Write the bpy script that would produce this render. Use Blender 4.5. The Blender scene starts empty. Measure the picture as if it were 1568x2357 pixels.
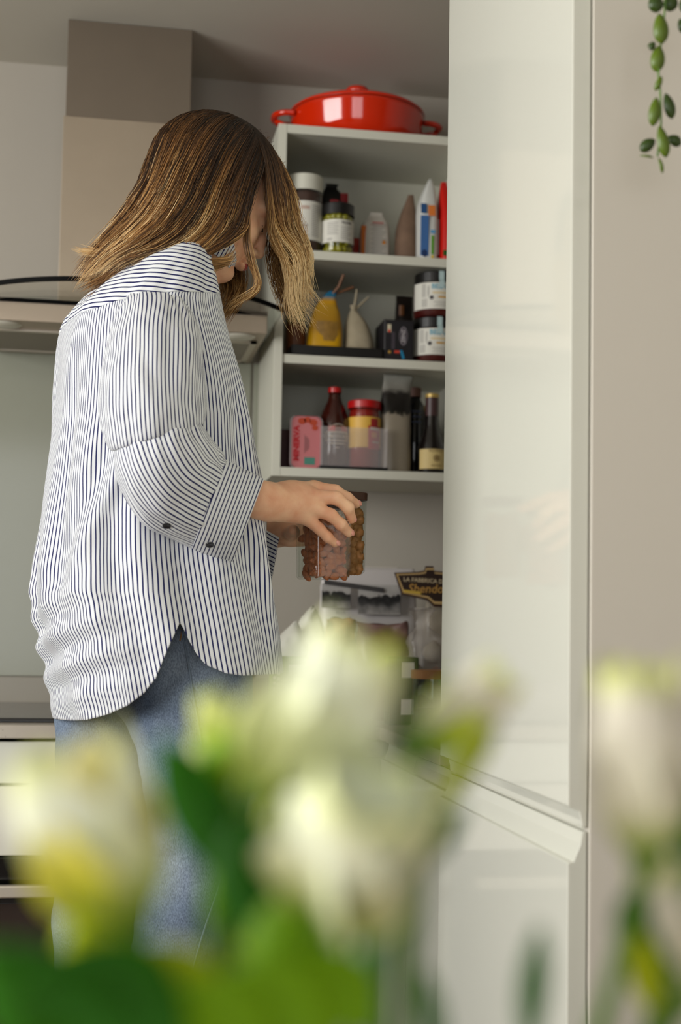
import bpy, bmesh, math, random
import numpy as np
from mathutils import Vector, Matrix, noise
from mathutils.bvhtree import BVHTree

rnd = random.Random(7)
SC = bpy.context.scene
COL = SC.collection

# ------------------------------------------------------------------ camera
FPX, YAW, PITCH, ROLL, PPY = 3170.0, .17153, .06645, .0171875, 1223.6
CAMZ = 1.1063
IW, IH = 1568, 2357
_f = Vector((math.sin(YAW)*math.cos(PITCH), math.cos(YAW)*math.cos(PITCH), math.sin(PITCH)))
_r0 = Vector((math.cos(YAW), -math.sin(YAW), 0))
_u0 = _r0.cross(_f)
_r = _r0*math.cos(ROLL) + _u0*math.sin(ROLL)
_u = _r.cross(_f)
CAM = Vector((0, 0, CAMZ))
cam_data = bpy.data.cameras.new('camera')
cam = bpy.data.objects.new('camera', cam_data)
COL.objects.link(cam)
cam.matrix_world = Matrix(((_r.x, _u.x, -_f.x, 0), (_r.y, _u.y, -_f.y, 0), (_r.z, _u.z, -_f.z, CAMZ), (0, 0, 0, 1)))
cam_data.sensor_fit = 'VERTICAL'
cam_data.sensor_height = 36.0
cam_data.lens = FPX*36.0/IH
cam_data.shift_y = (PPY - IH/2)/IH
cam_data.clip_start = .02
cam_data.dof.use_dof = True
cam_data.dof.focus_distance = 2.10
cam_data.dof.aperture_fstop = 3.4
SC.camera = cam

def ray(x, y):
    return _f + _r*((x-784)/FPX) - _u*((y-PPY)/FPX)
def at(x, y, Y):
    """the point of the room seen at photo pixel (x, y) that lies in the plane y = Y"""
    d = ray(x, y)
    return CAM + d*(Y/d.y)
def proj(p):
    c = p-CAM; z = c.dot(_f)
    return 784+FPX*c.dot(_r)/z, PPY-FPX*c.dot(_u)/z
def atz(x, y, Z):
    d = ray(x, y)
    return CAM + d*((Z-CAMZ)/d.z)

# ------------------------------------------------------------------ light
world = bpy.data.worlds.new('world'); SC.world = world
world.use_nodes = True
_bg = world.node_tree.nodes['Background']
_bg.inputs[0].default_value = (.80, .90, 1.0, 1)
_bg.inputs[1].default_value = 1.2
def area(name, loc, rot, sx, sy, power, col):
    d = bpy.data.lights.new(name, 'AREA'); d.shape = 'RECTANGLE'; d.size = sx; d.size_y = sy
    d.energy = power; d.color = col
    o = bpy.data.objects.new(name, d); COL.objects.link(o); o.location = loc; o.rotation_euler = rot
    return o
# daylight in the openings of the two windows (the one beside the worktop, the one behind the camera)
area('window_daylight', (-2.16, .65, 1.62), (0, -math.pi/2, 0), 1.2, 2.5, 92, (1, .985, .95))
area('garden_daylight', (-.35, -2.47, 1.45), (math.pi/2, 0, 0), 1.9, 1.5, 20, (1, .985, .95))
SC.view_settings.view_transform = 'Standard'
SC.view_settings.look = 'None'
SC.view_settings.gamma = 1
SC.view_settings.use_curve_mapping = False
SC.view_settings.exposure = 0.06
SC.cycles.max_bounces = 6
SC.cycles.diffuse_bounces = 3
SC.cycles.adaptive_threshold = .025
SC.cycles.glossy_bounces = 3
SC.cycles.transmission_bounces = 3
SC.cycles.transparent_max_bounces = 10
SC.cycles.caustics_reflective = False
SC.cycles.caustics_refractive = False

# ------------------------------------------------------------------ materials
def lin(c):
    c = c/255
    return c/12.92 if c <= .04045 else ((c+.055)/1.055)**2.4
def rgb(*c):
    return (lin(c[0]), lin(c[1]), lin(c[2]), 1)
MATS = {}
def mat(name, c, rough=.5, metal=0, spec=.5, noise_amt=0, noise_scale=30, bump=0, bump_scale=200, coat=0, trans=0, sss=0, alpha=1, aniso=None):
    if name in MATS: return MATS[name]
    m = bpy.data.materials.new(name); m.use_nodes = True
    nt = m.node_tree; b = nt.nodes['Principled BSDF']
    b.inputs['Base Color'].default_value = rgb(*c)
    b.inputs['Roughness'].default_value = rough
    b.inputs['Metallic'].default_value = metal
    b.inputs['Specular IOR Level'].default_value = spec
    b.inputs['Coat Weight'].default_value = coat
    b.inputs['Coat Roughness'].default_value = .05
    b.inputs['Transmission Weight'].default_value = trans
    b.inputs['Alpha'].default_value = alpha
    if sss:
        b.inputs['Subsurface Weight'].default_value = sss
        b.inputs['Subsurface Radius'].default_value = (.012, .005, .003)
        b.inputs['Subsurface Scale'].default_value = 1
    if noise_amt or bump:
        tc = nt.nodes.new('ShaderNodeTexCoord')
        if noise_amt:
            n = nt.nodes.new('ShaderNodeTexNoise'); n.inputs['Scale'].default_value = noise_scale; n.inputs['Detail'].default_value = 5
            nt.links.new(tc.outputs['Object'], n.inputs['Vector'])
            mx = nt.nodes.new('ShaderNodeMix'); mx.data_type = 'RGBA'
            k = 1-noise_amt
            mx.inputs[6].default_value = [v*k for v in rgb(*c)[:3]]+[1]
            mx.inputs[7].default_value = [min(1, v*(1+noise_amt)) for v in rgb(*c)[:3]]+[1]
            nt.links.new(n.outputs['Fac'], mx.inputs[0]); nt.links.new(mx.outputs[2], b.inputs['Base Color'])
        if bump:
            n2 = nt.nodes.new('ShaderNodeTexNoise'); n2.inputs['Scale'].default_value = bump_scale; n2.inputs['Detail'].default_value = 4
            nt.links.new(tc.outputs['Object'], n2.inputs['Vector'])
            bp = nt.nodes.new('ShaderNodeBump'); bp.inputs['Strength'].default_value = bump; bp.inputs['Distance'].default_value = .002
            nt.links.new(n2.outputs['Fac'], bp.inputs['Height']); nt.links.new(bp.outputs['Normal'], b.inputs['Normal'])
    MATS[name] = m
    return m
def thin_glass(name, tint=(255, 255, 255), refl=1.0, rough=.02):
    """clear sheet glass or film: transparent with a Fresnel reflection"""
    m = bpy.data.materials.new(name); m.use_nodes = True; nt = m.node_tree
    for n in list(nt.nodes): nt.nodes.remove(n)
    out = nt.nodes.new('ShaderNodeOutputMaterial'); mix = nt.nodes.new('ShaderNodeMixShader')
    tr = nt.nodes.new('ShaderNodeBsdfTransparent'); tr.inputs[0].default_value = rgb(*tint)
    gl = nt.nodes.new('ShaderNodeBsdfGlossy'); gl.inputs['Roughness'].default_value = rough
    lw = nt.nodes.new('ShaderNodeLayerWeight'); lw.inputs[0].default_value = .5
    pw = nt.nodes.new('ShaderNodeMath'); pw.operation = 'POWER'; pw.inputs[1].default_value = 4.0; nt.links.new(lw.outputs['Facing'], pw.inputs[0])
    mu = nt.nodes.new('ShaderNodeMath'); mu.operation = 'MULTIPLY_ADD'; mu.inputs[1].default_value = .7*refl; mu.inputs[2].default_value = .04*refl
    nt.links.new(pw.outputs[0], mu.inputs[0]); nt.links.new(mu.outputs[0], mix.inputs[0])
    nt.links.new(tr.outputs[0], mix.inputs[1]); nt.links.new(gl.outputs[0], mix.inputs[2]); nt.links.new(mix.outputs[0], out.inputs[0])
    MATS[name] = m
    return m
def ramp_mat(name, stops, axis=1, rough=.5, spec=.4, jitter=0, jitter_scale=8, sss=0, trans=0, bump=0):
    """colour that runs along a piece's own UV (petal base to tip, hair root to end)"""
    m = bpy.data.materials.new(name); m.use_nodes = True; nt = m.node_tree; b = nt.nodes['Principled BSDF']
    b.inputs['Roughness'].default_value = rough; b.inputs['Specular IOR Level'].default_value = spec
    if sss:
        b.inputs['Subsurface Weight'].default_value = sss; b.inputs['Subsurface Radius'].default_value = (.01, .01, .006); b.inputs['Subsurface Scale'].default_value = 1
    uv = nt.nodes.new('ShaderNodeUVMap'); sp = nt.nodes.new('ShaderNodeSeparateXYZ'); nt.links.new(uv.outputs[0], sp.inputs[0])
    src = sp.outputs[axis]
    if jitter:
        n = nt.nodes.new('ShaderNodeTexNoise'); n.inputs['Scale'].default_value = jitter_scale
        tc = nt.nodes.new('ShaderNodeTexCoord'); nt.links.new(tc.outputs['Object'], n.inputs['Vector'])
        a = nt.nodes.new('ShaderNodeMath'); a.operation = 'MULTIPLY_ADD'; a.inputs[1].default_value = jitter; nt.links.new(n.outputs['Fac'], a.inputs[0])
        s2 = nt.nodes.new('ShaderNodeMath'); s2.operation = 'SUBTRACT'; s2.inputs[1].default_value = jitter/2; nt.links.new(src, s2.inputs[0])
        nt.links.new(s2.outputs[0], a.inputs[2]); src = a.outputs[0]
    r = nt.nodes.new('ShaderNodeValToRGB'); nt.links.new(src, r.inputs[0])
    while len(r.color_ramp.elements) < len(stops): r.color_ramp.elements.new(.5)
    for e, (p, c) in zip(r.color_ramp.elements, stops): e.position = p; e.color = rgb(*c)
    nt.links.new(r.outputs[0], b.inputs['Base Color'])
    MATS[name] = m
    return m
def stripes(name, pitch=.0064, width=.31, line=(30, 34, 82), ground=(218, 220, 222)):
    m = bpy.data.materials.new(name); m.use_nodes = True; nt = m.node_tree; b = nt.nodes['Principled BSDF']
    b.inputs['Roughness'].default_value = .85; b.inputs['Specular IOR Level'].default_value = .15
    b.inputs['Sheen Weight'].default_value = .1
    uv = nt.nodes.new('ShaderNodeUVMap'); sp = nt.nodes.new('ShaderNodeSeparateXYZ'); nt.links.new(uv.outputs[0], sp.inputs[0])
    mu = nt.nodes.new('ShaderNodeMath'); mu.operation = 'MULTIPLY'; mu.inputs[1].default_value = 1/pitch; nt.links.new(sp.outputs[0], mu.inputs[0])
    fr = nt.nodes.new('ShaderNodeMath'); fr.operation = 'FRACT'; nt.links.new(mu.outputs[0], fr.inputs[0])
    lt = nt.nodes.new('ShaderNodeMath'); lt.operation = 'LESS_THAN'; lt.inputs[1].default_value = width; nt.links.new(fr.outputs[0], lt.inputs[0])
    mx = nt.nodes.new('ShaderNodeMix'); mx.data_type = 'RGBA'; mx.inputs[6].default_value = rgb(*ground); mx.inputs[7].default_value = rgb(*line)
    nt.links.new(lt.outputs[0], mx.inputs[0]); nt.links.new(mx.outputs[2], b.inputs['Base Color'])
    tc = nt.nodes.new('ShaderNodeTexCoord'); n = nt.nodes.new('ShaderNodeTexNoise'); n.inputs['Scale'].default_value = 28; n.inputs['Detail'].default_value = 2
    nt.links.new(tc.outputs['Object'], n.inputs['Vector'])
    bp = nt.nodes.new('ShaderNodeBump'); bp.inputs['Strength'].default_value = .35; bp.inputs['Distance'].default_value = .006
    nt.links.new(n.outputs['Fac'], bp.inputs['Height']); nt.links.new(bp.outputs['Normal'], b.inputs['Normal'])
    MATS[name] = m
    return m

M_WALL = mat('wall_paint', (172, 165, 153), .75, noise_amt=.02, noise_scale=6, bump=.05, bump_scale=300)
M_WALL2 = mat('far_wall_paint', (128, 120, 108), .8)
M_CEIL = mat('ceiling_paint', (196, 191, 178), .8, noise_amt=.02, noise_scale=4)
M_FLOOR = mat('floor_oak', (96, 76, 56), .5, noise_amt=.15, noise_scale=5)
M_GLOSSWHITE = mat('gloss_white_lacquer', (214, 214, 202), .08, spec=.5, coat=.3)
M_EDGEWHITE = mat('white_edge', (214, 208, 194), .4)
M_CARCASS = mat('white_melamine', (208, 206, 191), .42)
M_ENDPANEL = mat('end_panel', (206, 200, 188), .45)
M_STEEL = mat('brushed_steel', (128, 116, 102), .38, metal=.6, noise_amt=.06, noise_scale=14)
M_STEELLIGHT = mat('steel_light', (200, 190, 175), .4, metal=.7)
M_BLACK = mat('black_gloss', (8, 8, 8), .12)
M_BLACKTRIM = mat('black_trim', (4, 4, 4), .6, spec=.08)
M_DARK = mat('dark_plastic', (14, 12, 11), .35)
M_GLASS = thin_glass('clear_glass')
M_HOODGLASS = thin_glass('hood_glass', (246, 248, 246), .8)
M_SPLASH = mat('backpainted_glass', (146, 147, 132), .12, spec=.4)
M_LAMPLENS = mat('lamp_lens', (226, 222, 208), .3)

# ------------------------------------------------------------------ mesh helpers
def link(o, parent=None):
    COL.objects.link(o)
    if parent is not None: o.parent = parent
    return o
def tag(o, label=None, cat=None, group=None, kind=None):
    if label: o['label'] = label
    if cat: o['category'] = cat
    if group: o['group'] = group
    if kind: o['kind'] = kind
    return o
def thing(name, loc, label, cat, group=None, rz=0):
    o = bpy.data.objects.new(name, None); COL.objects.link(o)
    o.empty_display_size = .05
    o.location = loc; o.rotation_euler = (0, 0, rz)
    return tag(o, label, cat, group)
def mesh_obj(name, verts, faces, m=None, parent=None, uvs=None, smooth=False, bevel=0, loc=None, seg=2):
    me = bpy.data.meshes.new(name)
    me.from_pydata([tuple(v) for v in verts], [], [tuple(f) for f in faces])
    if uvs is not None:
        ul = me.uv_layers.new(name='UVMap')
        li = np.empty(len(me.loops), dtype=np.int32); me.loops.foreach_get('vertex_index', li)
        ul.data.foreach_set('uv', np.asarray(uvs, dtype=np.float32)[li].ravel())
    if smooth: me.polygons.foreach_set('use_smooth', [True]*len(me.polygons))
    if m is not None: me.materials.append(m)
    o = bpy.data.objects.new(name, me)
    if loc is not None: o.location = loc
    link(o, parent)
    if bevel:
        b = o.modifiers.new('edge', 'BEVEL'); b.width = bevel; b.segments = seg; b.limit_method = 'ANGLE'
    return o
class MB:
    def __init__(s): s.v = []; s.f = []; s.uv = []
    def add(s, verts, faces, uvs=None):
        n = len(s.v); s.v += [tuple(v) for v in verts]; s.f += [tuple(i+n for i in f) for f in faces]
        s.uv += list(uvs) if uvs is not None else [(0, 0)]*len(verts)
        return s
    def box(s, x0, x1, y0, y1, z0, z1):
        return s.add([(x0,y0,z0),(x1,y0,z0),(x1,y1,z0),(x0,y1,z0),(x0,y0,z1),(x1,y0,z1),(x1,y1,z1),(x0,y1,z1)],
                     [(0,3,2,1),(4,5,6,7),(0,1,5,4),(1,2,6,5),(2,3,7,6),(3,0,4,7)])
    def lathe(s, prof, n=28, a0=0, a1=None, c=(0,0,0), uvscale=1):
        full = a1 is None; a1 = 2*math.pi if full else a1
        m = n if full else n+1; vs = []; fs = []; us = []
        for k, (r, z) in enumerate(prof):
            for i in range(m):
                a = a0+(a1-a0)*i/n
                vs.append((c[0]+r*math.sin(a), c[1]-r*math.cos(a), c[2]+z)); us.append((i/n, k/max(1, len(prof)-1)))
        for k in range(len(prof)-1):
            for i in range(n):
                j = (i+1) % m if full else i+1
                fs.append((k*m+i, k*m+j, (k+1)*m+j, (k+1)*m+i))
        return s.add(vs, fs, us)
    def tube(s, pts, radii, n=8, caps=True, rid=0):
        pts = [Vector(p) for p in pts]
        if not hasattr(radii, '__len__'): radii = [radii]*len(pts)
        vs = []; fs = []; us = []; prev = None
        for k, p in enumerate(pts):
            t = (pts[min(k+1, len(pts)-1)]-pts[max(k-1, 0)])
            t = t.normalized() if t.length > 1e-9 else Vector((0, 0, 1))
            if prev is None:
                nn = t.orthogonal().normalized()
            else:
                nn = prev - t*prev.dot(t); nn = nn.normalized() if nn.length > 1e-6 else t.orthogonal().normalized()
            prev = nn; bb = t.cross(nn)
            for i in range(n):
                a = 2*math.pi*i/n
                vs.append(p+(nn*math.cos(a)+bb*math.sin(a))*radii[k]); us.append((rid, k/max(1, len(pts)-1)))
        for k in range(len(pts)-1):
            for i in range(n):
                j = (i+1) % n
                fs.append((k*n+i, k*n+j, (k+1)*n+j, (k+1)*n+i))
        if caps:
            fs.append(tuple(range(n))[::-1]); fs.append(tuple((len(pts)-1)*n+i for i in range(n)))
        return s.add(vs, fs, us)
    def rings(s, rings, uvs=None, closed=True, cap0=False, cap1=False):
        n = len(rings[0]); vs = [v for r in rings for v in r]; fs = []
        for k in range(len(rings)-1):
            for i in range(n if closed else n-1):
                j = (i+1) % n
                fs.append((k*n+i, k*n+j, (k+1)*n+j, (k+1)*n+i))
        if cap0: fs.append(tuple(range(n))[::-1])
        if cap1: fs.append(tuple((len(rings)-1)*n+i for i in range(n)))
        return s.add(vs, fs, uvs)
    def ell(s, c, r, R=None, nu=16, nv=10):
        vs = []; fs = []
        for k in range(nv+1):
            t = math.pi*k/nv
            for i in range(nu):
                a = 2*math.pi*i/nu
                v = Vector((r[0]*math.sin(t)*math.cos(a), r[1]*math.sin(t)*math.sin(a), r[2]*math.cos(t)))
                if R is not None: v = R @ v
                vs.append(Vector(c)+v)
        for k in range(nv):
            for i in range(nu):
                j = (i+1) % nu; fs.append((k*nu+i, (k+1)*nu+i, (k+1)*nu+j, k*nu+j))
        return s.add(vs, fs)
    def build(s, name, m=None, parent=None, smooth=False, bevel=0, loc=None, uv=False, seg=2):
        return mesh_obj(name, s.v, s.f, m, parent, s.uv if uv else None, smooth, bevel, loc, seg)
def box(name, x0, x1, y0, y1, z0, z1, m, parent=None, bevel=.001):
    return MB().box(x0, x1, y0, y1, z0, z1).build(name, m, parent, bevel=bevel)
def catmull(pts, sub):
    P = [np.array(p, float) for p in pts]; out = []
    for i in range(len(P)-1):
        p0 = P[max(i-1, 0)]; p1 = P[i]; p2 = P[i+1]; p3 = P[min(i+2, len(P)-1)]
        for k in range(sub):
            t = k/sub
            out.append(.5*((2*p1)+(-p0+p2)*t+(2*p0-5*p1+4*p2-p3)*t*t+(-p0+3*p1-3*p2+p3)*t**3))
    out.append(P[-1]); return out
_textcache = {}
def text_geo(s, size, bold=0):
    k = (s, size, bold)
    if k in _textcache: return _textcache[k]
    cu = bpy.data.curves.new('t', 'FONT'); cu.body = s; cu.size = size; cu.align_x = 'CENTER'; cu.align_y = 'CENTER'; cu.resolution_u = 2
    cu.offset = bold
    o = bpy.data.objects.new('t', cu); COL.objects.link(o)
    dg = bpy.context.evaluated_depsgraph_get(); me = bpy.data.meshes.new_from_object(o.evaluated_get(dg))
    v = [tuple(x.co) for x in me.vertices]; f = [tuple(p.vertices) for p in me.polygons]
    bpy.data.objects.remove(o); bpy.data.curves.remove(cu); bpy.data.meshes.remove(me)
    _textcache[k] = (v, f); return v, f
def lettering(s, size, m, parent, fn, bold=0, sx=1.0, rot=0):
    v, f = text_geo(s, size, bold)
    c, sn = math.cos(rot), math.sin(rot)
    return mesh_obj('lettering', [fn(x*sx*c-y*sn, x*sx*sn+y*c) for x, y, z in v], f, m, parent)
def cyl(r, z, a0=0.0):
    """places flat print on a cylinder of radius r, centred at height z and at angle a0 from the -y direction"""
    return lambda x, y: (r*math.sin(a0+x/r), -r*math.cos(a0+x/r), z+y)
def flat(x0, y0, z0, ax=0):
    return lambda x, y: (x0+x, y0, z0+y)
def bars(rows, fn, m, parent, name='small_print'):
    """rows of small illegible print: (x0, x1, y, h)"""
    b = MB()
    for x0, x1, y, h in rows:
        n = max(2, int((x1-x0)/.004)); vs = []
        for i in range(n+1):
            x = x0+(x1-x0)*i/n; vs += [fn(x, y-h/2), fn(x, y+h/2)]
        b.add(vs, [(2*i, 2*i+2, 2*i+3, 2*i+1) for i in range(n)])
    return b.build(name, m, parent)

# ------------------------------------------------------------------ room shell
D = 3.2254            # back wall
ZC = 2.40
XL, XRW, YR = -2.2, 1.16, -2.5
def struct(o): o['kind'] = 'structure'; return o
struct(box('floor', XL-.1, XRW+.1, YR-.1, D+.1, -.05, 0, M_FLOOR, bevel=0))
struct(box('ceiling', XL-.1, XRW+.1, YR-.1, D+.1, ZC, ZC+.05, M_CEIL, bevel=0))
struct(box('wall_back', XL-.1, XRW+.1, D, D+.1, 0, ZC, M_WALL, bevel=0))
struct(box('wall_right', XRW, XRW+.1, YR, D, 0, ZC, M_WALL, bevel=0))
wl = MB()
wl.box(XL-.1, XL, YR, -.65, 0, ZC).box(XL-.1, XL, 1.95, D, 0, ZC).box(XL-.1, XL, -.65, 1.95, 0, .99).box(XL-.1, XL, -.65, 1.95, 2.25, ZC)
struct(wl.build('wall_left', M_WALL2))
wr = MB()
wr.box(XL, -1.35, YR-.1, YR, 0, ZC).box(.65, XRW, YR-.1, YR, 0, ZC).box(-1.35, .65, YR-.1, YR, 0, .65).box(-1.35, .65, YR-.1, YR, 2.25, ZC)
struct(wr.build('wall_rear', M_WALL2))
w1 = MB().box(XL-.08, XL-.03, -.65, -.59, .99, 2.25).box(XL-.08, XL-.03, 1.89, 1.95, .99, 2.25).box(XL-.08, XL-.03, -.65, 1.95, .99, 1.05).box(XL-.08, XL-.03, -.65, 1.95, 2.19, 2.25).box(XL-.08, XL-.03, .62, .68, .99, 2.25)
w1o = struct(w1.build('window_1', M_EDGEWHITE))
for y0, y1 in ((-.59, .62), (.68, 1.89)): box('pane', XL-.06, XL-.055, y0, y1, 1.05, 2.19, M_GLASS, w1o, 0)
w2 = MB().box(-1.35, -1.29, YR-.08, YR-.03, .65, 2.25).box(.59, .65, YR-.08, YR-.03, .65, 2.25).box(-1.35, .65, YR-.08, YR-.03, .65, .71).box(-1.35, .65, YR-.08, YR-.03, 2.19, 2.25).box(-.38, -.32, YR-.08, YR-.03, .65, 2.25)
w2o = struct(w2.build('window_2', M_EDGEWHITE))
for x0, x1 in ((-1.29, -.38), (-.32, .59)): box('pane', x0, x1, YR-.06, YR-.055, .71, 2.19, M_GLASS, w2o, 0)

# ------------------------------------------------------------------ tall unit at the right
XF = .517
def door_profile(z0, z1, scoop_bottom, scoop_top):
    """(x, z) outline of a lacquered door of 22 mm with a finger scoop along one edge, front at x = XF"""
    p = []
    if scoop_bottom: p += [(XF+.022, z0), (XF+.016, z0), (XF+.0155, z0+.008), (XF+.013, z0+.018), (XF, z0+.024)]
    else: p += [(XF+.022, z0), (XF, z0)]
    if scoop_top: p += [(XF, z1-.034), (XF+.006, z1-.033), (XF+.0145, z1-.014), (XF+.0165, z1), (XF+.022, z1)]
    else: p += [(XF, z1), (XF+.022, z1)]
    return p
def slab(name, prof, y0, y1, m, parent):
    n = len(prof); vs = [(x, y0, z) for x, z in prof]+[(x, y1, z) for x, z in prof]
    fs = [(i, i+n, (i+1) % n+n, (i+1) % n) for i in range(n)]+[tuple(range(n)), tuple(range(2*n-1, n-1, -1))]
    o = mesh_obj(name, vs, fs, m, parent, bevel=.0012)
    o.data.materials.append(M_EDGEWHITE)
    return o
tall = thing('tall_cabinet', (0, 0, 0), 'tall gloss white built-in cabinet unit with two doors and a beige end panel', 'cabinet')
box('end_panel', .5408, XRW-.002, 1.472, 1.490, .0, 2.36, M_ENDPANEL, tall, .0008)
box('carcass', .541, XRW-.002, 1.491, 2.075, .10, 2.36, M_CARCASS, tall, .0005)
box('plinth', .60, XRW-.002, 1.491, 2.075, 0, .10, M_CARCASS, tall, 0)
slab('upper_door', door_profile(.8845, 2.36, True, False), 1.476, 2.060, M_GLOSSWHITE, tall)
slab('lower_door', door_profile(.12, .8805, False, True), 1.476, 2.060, M_GLOSSWHITE, tall)

# ------------------------------------------------------------------ worktop, base units, oven, hob
def worktop_material():
    m = bpy.data.materials.new('speckled_stone'); m.use_nodes = True; nt = m.node_tree; b = nt.nodes['Principled BSDF']
    tc = nt.nodes.new('ShaderNodeTexCoord')
    n = nt.nodes.new('ShaderNodeTexNoise'); n.inputs['Scale'].default_value = 9; n.inputs['Detail'].default_value = 6
    v = nt.nodes.new('ShaderNodeTexNoise'); v.inputs['Scale'].default_value = 210; v.inputs['Detail'].default_value = 3
    for q in (n, v): nt.links.new(tc.outputs['Object'], q.inputs['Vector'])
    r = nt.nodes.new('ShaderNodeValToRGB'); nt.links.new(n.outputs['Fac'], r.inputs[0])
    r.color_ramp.elements[0].color = rgb(160, 148, 134); r.color_ramp.elements[1].color = rgb(190, 182, 168)
    ad = nt.nodes.new('ShaderNodeMath'); ad.operation = 'MULTIPLY'; nt.links.new(v.outputs['Fac'], ad.inputs[0]); nt.links.new(n.outputs['Fac'], ad.inputs[1])
    gt = nt.nodes.new('ShaderNodeMath'); gt.operation = 'GREATER_THAN'; gt.inputs[1].default_value = .36; nt.links.new(ad.outputs[0], gt.inputs[0])
    mx = nt.nodes.new('ShaderNodeMix'); mx.data_type = 'RGBA'; nt.links.new(gt.outputs[0], mx.inputs[0]); nt.links.new(r.outputs[0], mx.inputs[6]); mx.inputs[7].default_value = rgb(96, 88, 80)
    nt.links.new(mx.outputs[2], b.inputs['Base Color']); b.inputs['Roughness'].default_value = .3
    return m
M_STONE = worktop_material()
YW, XW, ZW = 2.605, .533, .91
pts = [(XL+.01, YW), (XW, YW), (XW, 2.127), (XRW-.003, 2.127), (XRW-.003, D-.002), (XL+.01, D-.002)]
wt = MB().add([(x, y, ZW-.0245) for x, y in pts]+[(x, y, ZW) for x, y in pts], [(0,1,2,3,4,5)[::-1], (6,7,8,9,10,11)]+[(i, (i+1) % 6, (i+1) % 6+6, i+6) for i in range(6)]).build('worktop', M_STONE, bevel=.0015)
tag(wt, 'pale grey speckled stone worktop running round the kitchen corner', 'worktop')
sp = box('splashback', -.275, .336, D-.007, D-.001, .975, 1.716, M_SPLASH, None, .0008)
tag(sp, 'pale glass splashback panel on the wall under the cooker hood', 'splashback')
sp2 = box('splashback', .342, .356, D-.007, D-.001, .975, 1.716, M_SPLASH, None, .0008)
tag(sp2, 'narrow glass splashback strip beside the open shelf cabinet', 'splashback')
up = box('upstand', -.9, 1.1, D-.02, D-.008, ZW+.0005, .973, mat('upstand_grey', (150, 144, 132), .35), None, .001)
tag(up, 'low grey upstand along the back of the worktop', 'upstand')
hob = box('hob', -.27, .31, 2.665, 3.17, ZW+.0005, ZW+.0085, M_BLACK, None, .001)
tag(hob, 'flat black glass hob set on the worktop beneath the cooker hood', 'hob')
YB = 2.618
def base_front(name, x0, x1, zs, label, handles=True, group=None):
    t = thing(name, (0, 0, 0), label, 'cabinet', group)
    box('carcass', x0+.001, x1-.001, YB+.021, D-.03, .10, ZW-.027, M_CARCASS, t, 0)
    box('plinth', x0+.001, x1-.001, YB+.07, YB+.085, 0, .10, M_CARCASS, t, 0)
    for z0, z1 in zs:
        p = [(YB+.019, z0), (YB, z0), (YB, z1-.030), (YB+.006, z1-.029), (YB+.0135, z1-.012), (YB+.0155, z1), (YB+.019, z1)]
        n = len(p); vs = [(x0+.0015, y, z) for y, z in p]+[(x1-.0015, y, z) for y, z in p]
        mesh_obj('drawer_front', vs, [(i, (i+1) % n, (i+1) % n+n, i+n) for i in range(n)]+[tuple(range(n))[::-1], tuple(range(n, 2*n))], M_GLOSSWHITE, t, bevel=.001)
    return t
ov = thing('oven', (0, 0, 0), 'black glass built-in oven with a steel bar handle under the hob', 'oven')
box('casing', -.268, .33, YB+.03, D-.06, .12, .79, M_DARK, ov, 0)
box('drawer_panel', -.268, .33, YB, YB+.019, .803, .8785, M_GLOSSWHITE, ov, .001)
box('control_panel', -.268, .33, YB, YB+.024, .672, .797, mat('oven_fascia', (216, 212, 200), .3), ov, .0015)
box('oven_door', -.268, .33, YB+.004, YB+.028, .20, .668, M_BLACK, ov, .002)
box('door_window', -.20, .262, YB+.001, YB+.0045, .29, .585, mat('oven_window', (46, 34, 28), .1), ov, .001)
box('handle', -.25, .312, YB-.038, YB-.02, .602, .624, M_STEELLIGHT, ov, .003)
for hx in (-.21, .27): box('handle_post', hx-.008, hx+.008, YB-.021, YB+.004, .606, .620, M_STEELLIGHT, ov, .001)
base_front('base_cabinet', -.87, -.27, [(.12, .49), (.494, .8785)], 'white gloss drawer cabinet next to the oven under the worktop')
base_front('base_cabinet', .352, .578, [(.12, .7965), (.80, .8785)], 'narrow white gloss base cabinet to the side of the oven')
bt = thing('corner_cabinet', (0, 0, 0), 'white gloss corner base cabinet under the stone worktop beside the tall unit', 'cabinet')
box('carcass', .556, XRW-.003, 2.13, 2.60, .10, ZW-.027, M_CARCASS, bt, 0)
box('plinth', .60, XRW-.003, 2.13, 2.60, 0, .10, M_CARCASS, bt, 0)
def door_x(name, y0, y1, z0, z1, parent):
    p = [(.536+.019, z0), (.536, z0), (.536, z1-.030), (.542, z1-.029), (.5495, z1-.012), (.5515, z1), (.555, z1)]
    n = len(p); vs = [(x, y0, z) for x, z in p]+[(x, y1, z) for x, z in p]
    return mesh_obj(name, vs, [(i, i+n, (i+1) % n+n, (i+1) % n) for i in range(n)]+[tuple(range(n)), tuple(range(2*n-1, n-1, -1))], M_GLOSSWHITE, parent, bevel=.001)
door_x('door', 2.08, 2.36, .12, .8785, bt); door_x('door', 2.364, 2.60, .12, .8785, bt)
bp_ = MB().box(.5575, .575, 2.076, 2.128, .10, ZW-.027).build('filler_strip', M_CARCASS, bt)

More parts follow.
